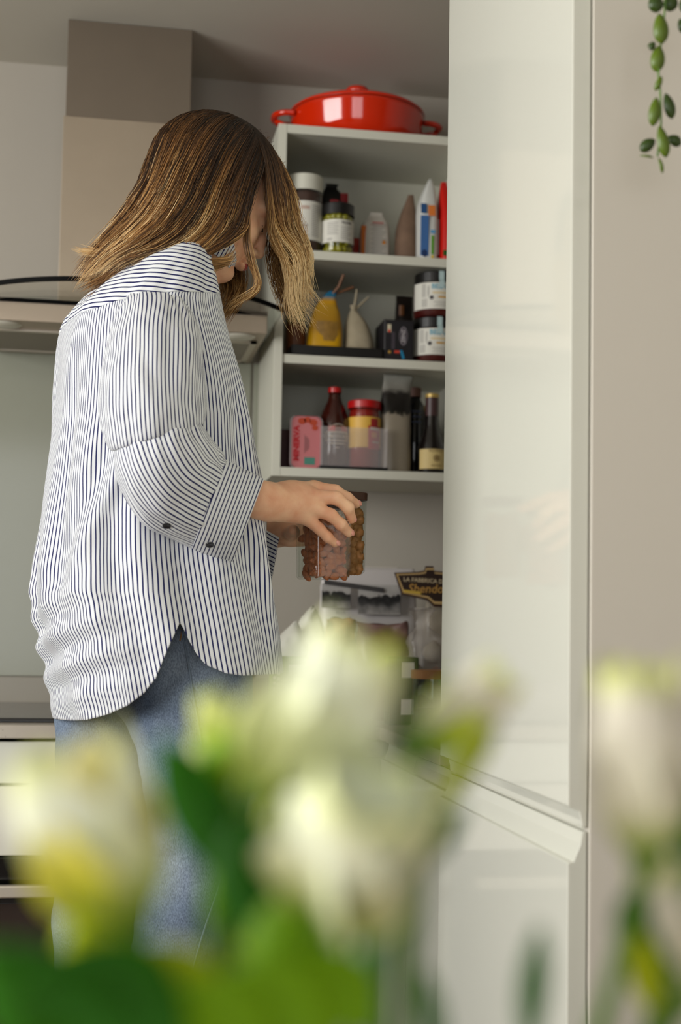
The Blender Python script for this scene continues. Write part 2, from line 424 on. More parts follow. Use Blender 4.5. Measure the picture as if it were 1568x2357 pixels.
# ------------------------------------------------------------------ cooker hood
hd = thing('cooker_hood', (.03, D, 1.71), 'steel chimney cooker hood with a curved glass canopy', 'cooker hood')
def hl(o): o.location = (-.03, -D, -1.71); return o
hl(box('upper_flue', -.1035, .1635, 2.9585, D-.002, 2.17, ZC-.001, M_STEEL, hd, .0008))
hl(box('lower_flue', -.1075, .1665, 2.954, D-.002, 1.766, 2.184, mat('steel_warm', (172, 157, 138), .38, metal=.6, noise_amt=.08, noise_scale=9), hd, .0008))
bz = MB().add([(-.272, 2.872, 1.716), (.332, 2.872, 1.716), (.332, D-.002, 1.716), (-.272, D-.002, 1.716), (-.272, 2.872, 1.757), (.332, 2.872, 1.757), (.332, D-.002, 1.757), (-.272, D-.002, 1.757)],
              [(0,3,2,1),(4,5,6,7),(0,1,5,4),(1,2,6,5),(2,3,7,6),(3,0,4,7)]).build('body', mat('hood_body', (176, 160, 142), .4, metal=.6), hd, bevel=.001)
hl(bz)
# canopy: a bowed glass sheet whose ends droop
def canopy(x, back):
    u = (x-.03)/.325
    yf = 2.682+.098*u*u
    z = 1.7635-.019*u*u*u*u
    return yf, z
NG = 40; vs = []; fs = []
for i in range(NG+1):
    x = -.295+.65*i/NG; yf, z = canopy(x, 0)
    for yy in (yf, D-.002):
        vs += [(x, yy, z), (x, yy, z+.006)]
for i in range(NG):
    a = 4*i; b = a+4
    fs += [(a, b, b+2, a+2), (a+1, a+3, b+3, b+1), (a, a+1, b+1, b), (a+2, b+2, b+3, a+3)]
fs += [(0, 2, 3, 1), (4*NG, 4*NG+1, 4*NG+3, 4*NG+2)]
hl(mesh_obj('glass_canopy', vs, fs, M_HOODGLASS, hd))
ed = MB()
ed.rings([[Vector((-.295+.65*i/NG, canopy(-.295+.65*i/NG, 0)[0]-.0015, canopy(-.295+.65*i/NG, 0)[1]-.001)), Vector((-.295+.65*i/NG, canopy(-.295+.65*i/NG, 0)[0]+.007, canopy(-.295+.65*i/NG, 0)[1]-.001)),
           Vector((-.295+.65*i/NG, canopy(-.295+.65*i/NG, 0)[0]+.007, canopy(-.295+.65*i/NG, 0)[1]+.0075)), Vector((-.295+.65*i/NG, canopy(-.295+.65*i/NG, 0)[0]-.0015, canopy(-.295+.65*i/NG, 0)[1]+.0075))] for i in range(NG+1)], cap0=True, cap1=True)
hl(ed.build('canopy_edge', M_BLACKTRIM, hd))
hl(box('black_trim', -.272, .332, 2.868, 2.876, 1.7545, 1.7625, M_BLACKTRIM, hd, 0))
for sx in (-1, 1):
    x0 = .03+sx*.155
    fr = MB()
    for a, b, c, d_ in ((x0-.135, x0+.135, 2.955, 2.967), (x0-.135, x0+.135, 3.178, 3.19), (x0-.135, x0-.121, 2.955, 3.19), (x0+.121, x0+.135, 2.955, 3.19)):
        fr.box(a, b, c, d_, 1.7115, 1.7158)
    f_ = hl(fr.build('filter_frame', M_STEELLIGHT, hd))
    g = box('grease_filter', x0-.121, x0+.121, 2.967, 3.178, 1.7135, 1.7155, mat('filter_mesh', (142, 134, 122), .5, metal=.5), f_, 0)
    hl(MB().lathe([(0, 1.7125), (.033, 1.7125), (.037, 1.7158)], 28, c=(.03+sx*.245, 2.915, 0)).build('lamp', M_LAMPLENS, hd, smooth=True))

# ------------------------------------------------------------------ open wall cabinet
CF, CB = 2.93, D-.002
CX0, CX1 = .3550, .792
SHZ = [1.4403, 1.6873, 1.9190, 2.1957]; ST = .0195
wc = thing('wall_cabinet', (CX0, CB, 1.42), 'white open wall cabinet with shelves of food next to the cooker hood', 'cabinet')
def cl(o): o.location = (-CX0, -CB, -1.42); return o
cl(box('side_panel', CX0, CX0+.0185, CF, CB, 1.4208, 2.1957, M_CARCASS, wc, .0006))
cl(box('side_panel', CX1, CX1+.0185, CF, CB, 1.4208, 2.1957, M_CARCASS, wc, .0006))
cl(box('back_panel', CX0+.0185, CX1, CB-.008, CB, 1.4208, 2.1957, M_CARCASS, wc, 0))
for i, z in enumerate(SHZ):
    nm = ('bottom_panel', 'shelf', 'shelf', 'top_panel')[i]
    cl(box(nm, CX0+.0188, CX1-.0003, CF+(.0005 if i in (0, 3) else .004), CB-.0085, z-ST, z, M_CARCASS, wc, .0006))

# ------------------------------------------------------------------ packets, jars and bottles
def bag(name, prof, m, parent, n=26, crinkle=.0015, e=3.0, seed=0, cap=True):
    """soft packet: prof rows are (z, half width, half depth, dx, dy)"""
    P = catmull(prof, 4); rings = []; us = []
    for k, (z, w, d, dx, dy) in enumerate(P):
        r = []
        for i in range(n):
            a = 2*math.pi*i/n; c, s = math.cos(a), math.sin(a)
            x = math.copysign(abs(c)**(2/e), c)*w; y = math.copysign(abs(s)**(2/e), s)*d
            q = noise.noise(Vector((x*45+seed*7.1, y*45, z*38)))*crinkle
            zz_ = z+(noise.noise(Vector((a*1.3+seed*3, z*8, seed)))*crinkle*.7*(k/(len(P)-1))**5)
            r.append(Vector((x*(1+q*12)+dx, y*(1+q*20)+dy+q, zz_))); us.append((i/n, k/(len(P)-1)))
        rings.append(r)
    b = MB().rings(rings, us, cap0=cap, cap1=cap)
    return b.build(name, m, parent, smooth=True, uv=True)
def patch(name, parent, m, w, h, x, y, z, curve=.0):
    """flat print panel on a packet front"""
    n = 8; vs = []
    for i in range(n+1):
        u = -1+2*i/n; vs += [(x+u*w, y+curve*u*u, z-h), (x+u*w, y+curve*u*u, z+h)]
    return mesh_obj(name, vs, [(2*i, 2*i+2, 2*i+3, 2*i+1) for i in range(n)], m, parent)
def px_x(px, py, Y): return at(px, py, Y).x
M_LABEL = mat('paper_label', (214, 211, 200), .6)
M_INK = mat('print_ink', (70, 66, 66), .7)
M_INKLIGHT = mat('print_grey', (150, 146, 140), .7)
M_RED = mat('lid_red', (176, 16, 18), .3)
M_BROWNINK = mat('print_brown', (168, 120, 100), .7)

# red casserole on top of the cabinet
M_ENAMEL = mat('orange_red_enamel', (212, 42, 8), .12, coat=.6)
c0 = Vector((px_x(822, 260, 3.075), 3.075, SHZ[3]))
cs = thing('casserole_dish', c0, 'shallow orange-red enamel casserole dish with a lid on top of the shelf cabinet', 'casserole')
MB().lathe([(0, .001), (.128, .001), (.140, .006), (.148, .030), (.1545, .070), (.1565, .077), (.1505, .078), (.147, .066), (.14, .02), (0, .008)], 56).build('pot', M_ENAMEL, cs, smooth=True)
lid = MB().lathe([(.157, .0785), (.158, .083), (.150, .089), (.11, .104), (.06, .115), (.026, .119), (0, .1195)], 56).build('lid', M_ENAMEL, cs, smooth=True)
MB().lathe([(.012, .118), (.012, .128), (.026, .133), (.029, .142), (.026, .149), (0, .1515)], 32).build('knob', M_ENAMEL, lid, smooth=True)
for s_ in (-1, 1):
    p = [(s_*.148, -.040, .066), (s_*.170, -.037, .066), (s_*.186, -.022, .066), (s_*.189, 0, .066), (s_*.186, .022, .066), (s_*.170, .037, .066), (s_*.148, .040, .066)]
    P = catmull([(a*1.02, b, c) for a, b, c in p], 4)
    rs = []
    for k, q in enumerate(P):
        t = Vector(P[min(k+1, len(P)-1)]-P[max(0, k-1)]).normalized(); nn = Vector((0, 0, 1)); b_ = t.cross(nn)
        rs.append([Vector(q)+b_*(.0085*math.cos(a))+nn*(.0066*math.sin(a)) for a in [2*math.pi*i/10 for i in range(10)]])
    MB().rings(rs, cap0=True, cap1=True).build('handle', M_ENAMEL, cs, smooth=True)
    fl = MB().tube(catmull([(s_*.142, -.034, .03), (s_*.166, -.026, .037), (s_*.180, -.010, .052), (s_*.188, 0, .056), (s_*.180, .010, .052), (s_*.166, .026, .037), (s_*.142, .034, .03)], 3), .0055, 8).build('handle_brace', M_ENAMEL, cs, smooth=True)

# ---- upper shelf
z1 = SHZ[2]+.0004
def jar(name, loc, r, h, label, cat='jar', group=None, content=None, lid_m=None, lid_h=.02, lid_r=None, lab=None, lab_m=None, lab_a=(-1.9, 1.9), glass=None, neck=.93):
    t = thing(name, loc, label, cat, group)
    hb = h-lid_h
    body = [(0, 0), (r*.9, 0), (r, .006), (r, hb*.80), (r*.985, hb*.9), (r*neck, hb*.97), (r*neck, hb)]
    if content is not None: MB().lathe([(max(0, q-.0025) if q else 0, zz+.002 if zz == 0 else zz) for q, zz in body[:-1]]+[(0, hb*.965)], 36).build('contents', content, t, smooth=True)
    MB().lathe(body, 40).build('glass', glass or M_GLASS, t, smooth=True)
    lr = lid_r or r*(neck+.04)
    L = MB().lathe([(lr, hb-.002), (lr, h-.002), (lr-.002, h), (0, h)], 40).build('lid', lid_m or M_DARK, t, smooth=False)
    if lab:
        MB().lathe([(r+.0006, lab[0]), (r+.0006, lab[1])], 40, lab_a[0], lab_a[1]).build('label', lab_m or M_LABEL, t, smooth=True)
    return t
M_COCOA = mat('cocoa_powder', (66, 44, 34), .9, noise_amt=.35, noise_scale=60)
jx = px_x(700, 500, 2.985)
j1 = jar('cocoa_jar', (jx, 2.985, z1), .0405, .176, 'tall brown-filled jar with a white lid and white label on the upper shelf', content=M_COCOA, lid_m=M_CARCASS, lid_h=.034, lid_r=.041, lab=(.026, .113), neck=.97)
f = cyl(.0415, .07, .1)
bars([(-.018, .003, .030, .0022), (-.018, .003, .026, .0022)], f, M_BROWNINK, j1)
bars([(.008, .03, .034-.004*k, .0014) for k in range(18)], f, M_INKLIGHT, j1)
bars([(-.012, .0, -.012, .003), (-.009, -.003, -.018, .002), (-.02, .002, -.034, .002)], f, M_INKLIGHT, j1)
bars([(-.03, -.024, -.016, .008)], f, mat('print_olive', (140, 140, 50), .7), j1, 'printed_mark')
M_OLIVE = mat('green_olives', (120, 118, 22), .4, noise_amt=.5, noise_scale=70)
ox = px_x(777, 515, 2.975)
j2 = jar('olive_jar', (ox, 2.975, z1), .036, .114, 'short jar of green olives with a black lid and white label', lid_m=M_DARK, lid_h=.024, lid_r=.0375, lab=(.024, .075))
MB().lathe([(0, .002), (.02, .002), (.026, .05), (.02, .088), (0, .088)], 20).build('brine', mat('brine', (92, 90, 20), .3), j2, smooth=True)
f = cyl(.0371, .049)
lettering('OLIVES', .0085, M_INK, j2, lambda x, y: f(x+.016, y+.019), .0002)
bars([(-.030, -.004-.003*(k % 2), .018-.0042*k, .0013) for k in range(7)]+[(-.030, -.018, -.017-.003*k, .0013) for k in range(2)]+[(.002, .03-.005*(k % 3), .010-.0045*k, .0013) for k in range(7)], f, M_INKLIGHT, j2)
om = MB().ell((0, 0, 0), (.0095, .0095, .011), nu=12, nv=8)
ome = om.build('olive', mat('olive_skin', (132, 128, 26), .3, noise_amt=.3, noise_scale=90)).data
bpy.data.objects.remove(bpy.data.objects['olive'])
k_ = 0
for zz in (.012, .032, .05, .068, .084):
    for i in range(7):
        a = -1.5+3.0*i/6+(.25 if k_ % 2 else 0)
        o = bpy.data.objects.new('olive', ome); COL.objects.link(o)
        for p_ in ome.polygons: p_.use_smooth = True
        o.location = (ox+.0242*math.sin(a), 2.975-.0242*math.cos(a), z1+zz+rnd.uniform(-.002, .002)); o.rotation_euler = (rnd.uniform(-1, 1), rnd.uniform(-1, 1), 0)
        tag(o, 'green olive packed inside the short black-lidded jar', 'olive', 'olives in the jar')
    k_ += 1
def packet(name, px, pybase, Y, zbase, w, d, h, m, label, prof=None, seed=0, e=3.2, crinkle=.0015, cat='packet', group=None, lean=0):
    x = px_x(px, pybase, Y)
    t = thing(name, (x, Y, zbase), label, cat, group)
    if prof is None:
        prof = [(0, w*.86, d*.8, 0, 0), (.004, w*.95, d*.95, 0, 0), (h*.3, w, d, 0, 0), (h*.65, w*.97, d*.85, lean*.4, 0), (h*.85, w*.95, d*.4, lean*.8, 0), (h*.97, w*.93, .002, lean, 0), (h, w*.92, .0012, lean, 0)]
    bag('pouch', prof, m, t, seed=seed, e=e, crinkle=crinkle)
    return t
M_FOILBLACK = mat('black_foil', (14, 13, 14), .3)
pk = packet('crisps_packet', 775, 500, 3.11, z1, .042, .03, .20, M_FOILBLACK, 'black foil packet with pink lettering behind the olive jar', prof=[(0, .036, .026, 0, 0), (.01, .041, .03, 0, 0), (.10, .040, .028, 0, 0), (.15, .034, .02, -.004, 0), (.185, .022, .01, -.012, 0), (.198, .014, .003, -.014, 0), (.208, .016, .002, -.012, 0)], seed=2)
patch('print', pk, mat('pink_print', (190, 60, 66), .6), .010, .006, -.010, -.0265, .158, .002)
patch('print', pk, mat('crimson_print', (150, 14, 24), .6), .009, .014, .014, -.0215, .168, .002)
patch('print', pk, mat('grey_print', (40, 48, 44), .6), .012, .012, .016, -.0300, .118, .002)
pk = packet('spice_packet', 818, 545, 3.08, z1, .016, .02, .075, mat('red_foil', (160, 30, 14), .4), 'small red packet squeezed behind the jar of olives', seed=3)
tr = thing('tray', (px_x(865, 570, 3.04), 3.04, z1), 'low black tray lying at the back of the upper shelf', 'tray')
MB().box(-.055, .055, -.05, .05, 0, .003).box(-.055, -.052, -.05, .05, .003, .011).box(.052, .055, -.05, .05, .003, .011).box(-.055, .055, -.05, -.047, .003, .011).box(-.055, .055, .047, .05, .003, .011).build('shell', M_DARK, tr)
M_FLOUR = mat('flour_paper', (206, 200, 190), .7)
pk = packet('flour_bag', 862, 560, 3.04, z1+.0035, .034, .022, .122, M_FLOUR, 'small white flour bag with orange printed side and folded top', prof=[(0, .031, .02, 0, 0), (.004, .034, .022, 0, 0), (.07, .0335, .021, 0, 0), (.095, .029, .016, .001, 0), (.112, .017, .006, .003, 0), (.122, .014, .003, .004, 0)], seed=4, e=4)
patch('print', pk, mat('orange_print', (206, 110, 40), .7), .006, .033, -.0285, -.0205, .052, .003)
fl_ = flat(.004, -.0232, 0)
bars([(-.016+.003*(k % 2), .018-.004*(k % 3), .088-.0055*k, .0016) for k in range(13)], fl_, M_INKLIGHT, pk)
bars([(-.012, .014, .094, .003), (-.016, .012, .089, .002)], lambda x, y: (x+.003, -.0178-.06*max(0, .098-y), y), mat('print_red', (196, 96, 90), .7), pk, 'print')
bars([(.010, .017, .048, .008)], fl_, mat('orange_print2', (220, 140, 60), .7), pk, 'printed_mark')
pk = packet('paper_bag', 934, 580, 3.02, z1, .024, .04, .165, mat('kraft_paper', (108, 84, 66), .85, noise_amt=.4, noise_scale=35), 'crumpled brown paper bag with a twisted top on the upper shelf', prof=[(0, .021, .036, 0, 0), (.005, .024, .04, 0, 0), (.07, .023, .038, 0, 0), (.115, .018, .026, .004, 0), (.145, .011, .012, .008, 0), (.165, .006, .006, .010, 0)], seed=5, crinkle=.004, e=2.4)
M_SNACK = mat('white_foil', (206, 206, 200), .4)
pk = packet('snack_packet', 979, 580, 2.995, z1, .0235, .045, .196, M_SNACK, 'upright white snack packet with blue print and peaked top', prof=[(0, .0225, .04, 0, 0), (.004, .0235, .045, 0, 0), (.10, .023, .042, 0, 0), (.14, .019, .034, .002, 0), (.175, .010, .02, .006, 0), (.196, .003, .008, .009, 0)], seed=6, e=4)
fr_ = lambda y: -.0452+max(0, y-.10)*.16
def strip(pts_, m, x0, x1): return mesh_obj('print', [(x, fr_(z)-.0004, z) for z in pts_ for x in (x0, x1)], [(2*i, 2*i+1, 2*i+3, 2*i+2) for i in range(len(pts_)-1)], m, pk)
strip([.008, .05, .10], mat('sky_blue_print', (62, 104, 160), .5), -.022, -.003)
strip([.012, .055], mat('green_print', (88, 150, 40), .5), .003, .009)
strip([.002, .010], mat('yellow_print', (220, 186, 30), .5), .003, .009)
strip([.10, .125], mat('orange_print3', (214, 120, 50), .5), -.004, .012)
strip([.105, .128], mat('navy_print', (40, 80, 130), .5), -.021, -.008)
strip([.060, .068], mat('sky_blue_print2', (90, 150, 190), .5), .001, .012)
bars([(.0125, .021, .090-.004*k, .0012) for k in range(20)], lambda x, y: (x, fr_(y)-.0004, y), M_INKLIGHT, pk)
_d = MB()
for cx_, cz, rr in ((-.012, .014, .0065),): _d.add([(cx_+rr*math.cos(a), fr_(cz)-.0006, cz+rr*1.3*math.sin(a)) for a in [2*math.pi*i/16 for i in range(16)]], [tuple(range(16))])
_d.build('printed_dot', mat('navy_dot', (24, 48, 92), .5), pk)
pk = packet('crisps_packet', 1024, 585, 2.985, z1, .019, .04, .19, mat('red_gloss_foil', (196, 22, 14), .3), 'bright red foil packet at the end of the upper shelf', prof=[(0, .018, .036, 0, 0), (.004, .019, .04, 0, 0), (.10, .018, .036, 0, 0), (.15, .014, .022, -.002, 0), (.18, .008, .006, -.004, 0), (.19, .006, .002, -.004, 0)], seed=7)
patch('print', pk, mat('green_print_dark', (30, 84, 26), .5), .006, .006, -.008, -.041, .016)
patch('print', pk, mat('amber_print', (214, 140, 30), .5), .004, .007, .002, -.041, .017)
pk = packet('sauce_sachet', 668, 480, 3.10, z1, .016, .02, .20, mat('deep_red_foil', (120, 8, 14), .35), 'deep red packet at the back corner behind the white-lidded jar', seed=8)

# ---- middle shelf
z2 = SHZ[1]+.0004
tr = thing('tray', (px_x(776, 815, 3.03), 3.03, z2), 'black shallow tray holding pouches on the middle shelf', 'tray')
MB().box(-.115, .09, -.085, .085, 0, .003).box(-.115, -.111, -.085, .085, .003, .024).box(.086, .09, -.085, .085, .003, .024).box(-.115, .09, -.085, -.081, .003, .024).box(-.115, .09, .081, .085, .003, .024).build('shell', M_DARK, tr, bevel=.001)
zt = z2+.0032
pk = packet('herb_packet', 680, 800, 3.035, zt, .022, .03, .135, ramp_mat('herb_print', [(0, (96, 60, 34)), (.45, (120, 70, 40)), (.52, (40, 84, 44)), (.75, (36, 74, 40)), (1, (20, 24, 20))], rough=.4), 'green and brown herb packet at the corner of the black tray', seed=11)
M_YEL = ramp_mat('yellow_pouch', [(0, (216, 164, 10)), (.30, (214, 160, 12)), (.36, (176, 128, 26)), (.62, (186, 142, 40)), (.70, (206, 150, 16)), (.82, (30, 110, 146)), (1, (30, 100, 140))], rough=.4, jitter=.05)
pk = packet('nut_pouch', 745, 802, 3.0, zt, .039, .03, .158, M_YEL, 'yellow nut pouch with a teal rolled top held by a wooden clip', prof=[(0, .036, .027, 0, 0), (.005, .040, .030, 0, 0), (.06, .038, .029, .002, 0), (.10, .032, .024, .004, 0), (.125, .022, .016, .006, 0), (.145, .014, .008, .012, 0), (.155, .010, .005, .018, 0)], seed=12, crinkle=.003)
patch('printed_panel', pk, mat('pouch_window', (150, 112, 44), .5, noise_amt=.5, noise_scale=120), .024, .022, .003, -.0305, .06, .004)
M_WOODCLIP = mat('clip_wood', (122, 82, 56), .6)
MB().tube([(.016, -.004, .148), (.030, -.01, .165), (.040, -.014, .192)], .0032, 6).tube([(.016, .004, .148), (.040, .002, .158), (.066, .006, .170)], .0032, 6).build('clip', M_WOODCLIP, pk)
M_LINEN = mat('linen_cloth', (160, 148, 124), .9, noise_amt=.12, noise_scale=80, bump=.4, bump_scale=500)
pk = packet('linen_bag', 826, 803, 3.005, zt, .034, .03, .13, M_LINEN, 'small cream cloth bag tied at the neck on the middle shelf', prof=[(0, .032, .026, 0, 0), (.006, .035, .03, 0, 0), (.05, .032, .029, 0, 0), (.085, .024, .024, -.006, 0), (.108, .012, .014, -.012, 0), (.118, .006, .007, -.014, 0), (.128, .009, .008, -.013, 0)], seed=13, crinkle=.005, e=2.3, cat='bag')
MB().tube([(-.014, 0, .116), (-.010, -.006, .14), (-.008, -.008, .163)], [.0035, .003, .0022], 6).tube([(-.012, 0, .116), (.006, 0, .135), (.020, 0, .149)], [.0035, .003, .0022], 6).build('tie', M_LINEN, pk)
bx_ = thing('tea_box', (px_x(907, 825, 3.0), 3.0, z2), 'black box with an oval emblem lying on the middle shelf', 'box')
M_BOXBLACK = mat('matt_black_card', (22, 19, 24), .45)
MB().box(-.034, .034, -.05, .05, 0, .092).build('carton', M_BOXBLACK, bx_, bevel=.003)
_o = MB()
for (ra, rb, m_) in ((.0095, .021, None),):
    n = 40; vs = [(.010+k*ra*math.cos(a), -.0506, .056+k*rb*math.sin(a)) for k in (1, .86) for a in [2*math.pi*i/n for i in range(n)]]
    _o.add(vs, [(i, (i+1) % n, (i+1) % n+n, i+n) for i in range(n)])
_o.build('emblem', mat('emblem_grey', (120, 112, 118), .5), bx_)
_o = MB(); n = 32; _o.add([(.010+.0078*math.cos(a), -.0505, .056+.0175*math.sin(a)) for a in [2*math.pi*i/n for i in range(n)]], [tuple(range(n))]); _o.build('emblem_field', mat('emblem_dark', (58, 50, 58), .5), bx_)
lettering('ZENZ', .0115, mat('emblem_text', (176, 170, 172), .5), bx_, flat(.010, -.0508, .056), .0003, rot=math.pi/2)
patch('print', bx_, mat('badge_cream', (196, 186, 160), .5), .0045, .009, -.022, -.0503, .072)
patch('print', bx_, mat('badge_red', (196, 60, 40), .5), .003, .003, -.022, -.0505, .066)
patch('print', bx_, mat('badge_red2', (190, 60, 40), .5), .006, .003, -.004, -.0503, .020)
mesh_obj('print', [(.002, -.0504, .024), (.008, -.0504, .024), (.014, -.0504, .006), (.008, -.0504, .004)], [(0, 3, 2, 1)], mat('badge_teal', (20, 120, 160), .5), bx_)
patch('print', bx_, mat('badge_gold', (170, 130, 50), .5), .003, .003, -.021, -.0503, .019)
bars([(-.0155+.004*k, -.014+.004*k, .045, .038) for k in range(2)], flat(0, -.0503, 0), mat('box_print', (92, 82, 92), .5), bx_)
M_LAPIS = mat('jar_paste', (74, 20, 16), .3, noise_amt=.4, noise_scale=60)
M_TEALINK = mat('teal_ink', (104, 160, 178), .6)
M_SEAL = mat('seal_strip', (176, 198, 198), .6)
for k, (pxc, lab_) in enumerate(((998, 'lower of the two stacked paste jars with black lids'), (1001, 'upper of the two stacked paste jars with black lids'))):
    jz = z2+k*.1032
    j = jar('paste_jar', (px_x(pxc, 780, 2.99), 2.99, jz), .051, .1028, lab_, group='stacked paste jars', content=M_LAPIS, lid_h=.021, lid_r=.0475, lab=(.0165, .076), lab_a=(-1.35, 1.6), neck=.9)
    f = cyl(.0519, .046, .05)
    lettering('BELAZU', .0155, M_TEALINK, j, lambda x, y: f(x+.004, y+.0205), .0005)
    bars([(-.021, .028, .0065, .0028)], f, mat('gold_ink', (214, 186, 120), .6), j, 'print')
    bars([(-.008, .012, -.003, .004)], f, mat('gold_ink2', (196, 146, 40), .6), j, 'print')
    bars([(-.018, .028, -.0145, .0011), (-.014, .020, -.019, .001), (-.018, .024, -.023, .001)], f, M_INKLIGHT, j)
    bars([(-.046+.0035*q, -.0445+.0035*q, .012, .03) for q in range(3)]+[(-.046+.0035*q, -.0445+.0035*q, -.016, .018) for q in range(4)], f, M_INKLIGHT, j)
    lettering('HARISSA', .0062, M_INK, j, lambda x, y: f(x-.0305, y+.010), rot=math.pi/2)
    dd = MB(); dd.add([f(-.023+.0048*math.cos(a), -.0045+.0048*math.sin(a)) for a in [2*math.pi*i/16 for i in range(16)]], [tuple(range(16))]); dd.build('printed_dot', M_INK, j)
    n = 6; sv = []
    for q, (yy, zz) in enumerate([(-.0525, .064), (-.0525, .079), (-.0485, .084), (-.0487, .1015), (-.047, .1032), (-.02, .1032)]): sv += [(-.0035, yy, zz), (.0085, yy, zz)]
    mesh_obj('seal', sv, [(2*i, 2*i+1, 2*i+3, 2*i+2) for i in range(n-1)], M_SEAL, j)
pk = packet('coffee_packet', 930, 780, 3.11, z2, .022, .03, .185, mat('dark_brown_foil', (26, 18, 14), .35), 'tall dark packet standing behind the stacked paste jars', seed=14)
patch('print', pk, mat('amber_patch', (110, 66, 30), .5), .006, .012, -.012, -.027, .145, .002)
patch('print', pk, mat('grey_patch', (110, 104, 96), .5), .010, .006, -.006, -.030, .105, .002)

# ---- bottom shelf
z3 = SHZ[0]+.0004
bx_ = thing('stock_box', (px_x(660, 1030, 3.08), 3.08, z3), 'dark red carton at the corner behind the pink tub', 'box')
MB().box(-.022, .022, -.03, .03, 0, .098).build('carton', mat('maroon_card', (74, 12, 14), .5), bx_, bevel=.001)
tb = thing('spread_tub', (px_x(699, 1065, 2.985), 2.985, z3), 'pink spread tub standing on its edge with red lettering on its lid', 'tub')
def rrect(w, h, r, y, z0, n=6):
    o = []
    for cx_, cz, a0 in ((w-r, h-r, 0), (-w+r, h-r, 1), (-w+r, -h+r, 2), (w-r, -h+r, 3)):
        for i in range(n+1):
            a = math.pi/2*(a0+i/n); o.append(Vector((cx_+r*math.cos(a), y, z0+cz+r*math.sin(a))))
    return o
M_CLEARPL = mat('clear_plastic', (196, 190, 190), .2, alpha=.55)
rr = [rrect(.033, .058, .014, -.035, .058), rrect(.036, .058, .014, -.034, .058), rrect(.036, .058, .014, -.029, .058), rrect(.033, .056, .013, -.028, .058), rrect(.031, .054, .013, .02, .056)]
MB().rings(rr[2:], cap1=True).build('tub', mat('pink_tub', (168, 86, 92), .35), tb, smooth=False)
MB().rings(rr[:3]).build('rim', M_CLEARPL, tb)
MB().add(rrect(.0325, .0565, .014, -.0335, .058), [tuple(range(28))[::-1]]).build('lid_film', mat('pink_print_lid', (190, 110, 112), .4), tb)
lettering('MINERVA', .0165, mat('tub_red', (176, 10, 22), .5), tb, flat(-.021, -.0341, .055), .0009, rot=math.pi/2, sx=1.12)
patch('print', tb, mat('teal_badge', (70, 128, 112), .5), .012, .008, .008, -.0341, .017)
_o = MB()
for cx_, cz, q in ((-.010, .104, .009), (.002, .107, .008), (.015, .102, .009), (.019, .09, .007)): _o.add([(cx_+q*math.cos(a), -.0342, cz+q*.8*math.sin(a)) for a in [2*math.pi*i/14 for i in range(14)]], [tuple(range(14))])
_o.build('print', mat('fruit_print', (176, 60, 26), .5), tb)
bars([(-.004+.003*k, -.0028+.003*k, .054, .04-.006*k) for k in range(4)], flat(0, -.0341, 0), mat('tub_print', (130, 84, 84), .6), tb)
M_BROWNGLASS = mat('dark_sauce', (52, 16, 10), .12, coat=.4)
bt_ = thing('sauce_bottle', (px_x(768, 1070, 2.995), 2.995, z3), 'dark tomato sauce bottle with a small red cap', 'bottle')
MB().lathe([(0, 0), (.033, 0), (.0355, .005), (.0355, .098), (.034, .112), (.027, .134), (.0165, .156), (.0135, .168), (.0135, .178), (0, .178)], 40).build('glass', M_BROWNGLASS, bt_, smooth=True)
MB().lathe([(.015, .176), (.015, .1865), (.0135, .188), (0, .188)], 28).build('cap', M_RED, bt_)
f = cyl(.0361, .062)
M_CREAMINK = mat('cream_ink', (196, 186, 170), .6)
bars([(-.027, .028, .022, .003), (-.027, .028, .004, .003), (-.027, -.0245, .013, .02), (.0255, .028, .013, .02)], f, M_CREAMINK, bt_, 'label_frame')
lettering('POMODORO', .0115, M_CREAMINK, bt_, lambda x, y: f(x, y+.0128), .0003, sx=.9)
bars([(-.02, .022, -.003, .0025), (-.005, .006, -.012, .002)], f, M_CREAMINK, bt_)
for ss, cc in ((-.012, (176, 40, 34)), (.018, (170, 44, 30)), (.004, (110, 52, 24))): bars([(ss-.008, ss+.008, .030, .011)], f, mat('tomato%d' % int(ss*1000), cc, .5), bt_, 'print')
lettering('LA CONTADINA', .0058, M_CREAMINK, bt_, lambda x, y: f(x+.003, y+.0395-.5*x*x/.025), .0001)
j = jar('tomato_jar', (px_x(837, 1072, 2.985), 2.985, z3), .0365, .158, 'tall jar with a wide red lid and yellow and red label', content=mat('tomato_paste', (130, 22, 14), .25), lid_m=M_RED, lid_h=.015, lid_r=.037, lab=(.052, .120), lab_m=mat('yellow_label', (214, 168, 66), .5), neck=.94)
f = cyl(.0374, .086, .06)
bars([(.000, .034, -.012, .052)], f, mat('red_label', (176, 26, 34), .5), j, 'print')
bars([(.006, .026, .020, .020)], f, mat('red_label2', (168, 40, 40), .5), j, 'print')
bars([(.004, .030, .008, .006), (.010, .03, -.022, .003)], lambda x, y: tuple(Vector(f(x, y))*1.0+Vector((0, -.0004, 0))), M_CREAMINK, j, 'print')
bars([(.008, .022, -.006, .012)], lambda x, y: tuple(Vector(f(x, y))+Vector((0, -.0004, 0))), mat('gold_fruit', (206, 130, 60), .5), j, 'print')
bn = thing('storage_bin', (px_x(806, 1078, 2.985), 2.985, z3), 'clear plastic storage bin in front of the tomato jar and sauce bottle', 'bin')
M_ACRYL = mat('clear_acrylic', (214, 206, 204), .08, alpha=.18)
_b = MB(); W, Dd, Hh = .0745, .047, .093
_b.box(-W, W, -Dd, -Dd+.002, 0, Hh).box(-W, -W+.002, -Dd+.002, Dd, 0, Hh).box(W-.002, W, -Dd+.002, Dd, 0, Hh).box(-W, W, Dd-.002, Dd, 0, Hh)
_b.build('walls', M_ACRYL, bn)
MB().box(-W, W, -Dd, Dd, -.0003, 0).box(-W-.001, W+.001, -Dd-.001, -Dd, .0, .007).build('base', M_DARK, bn)
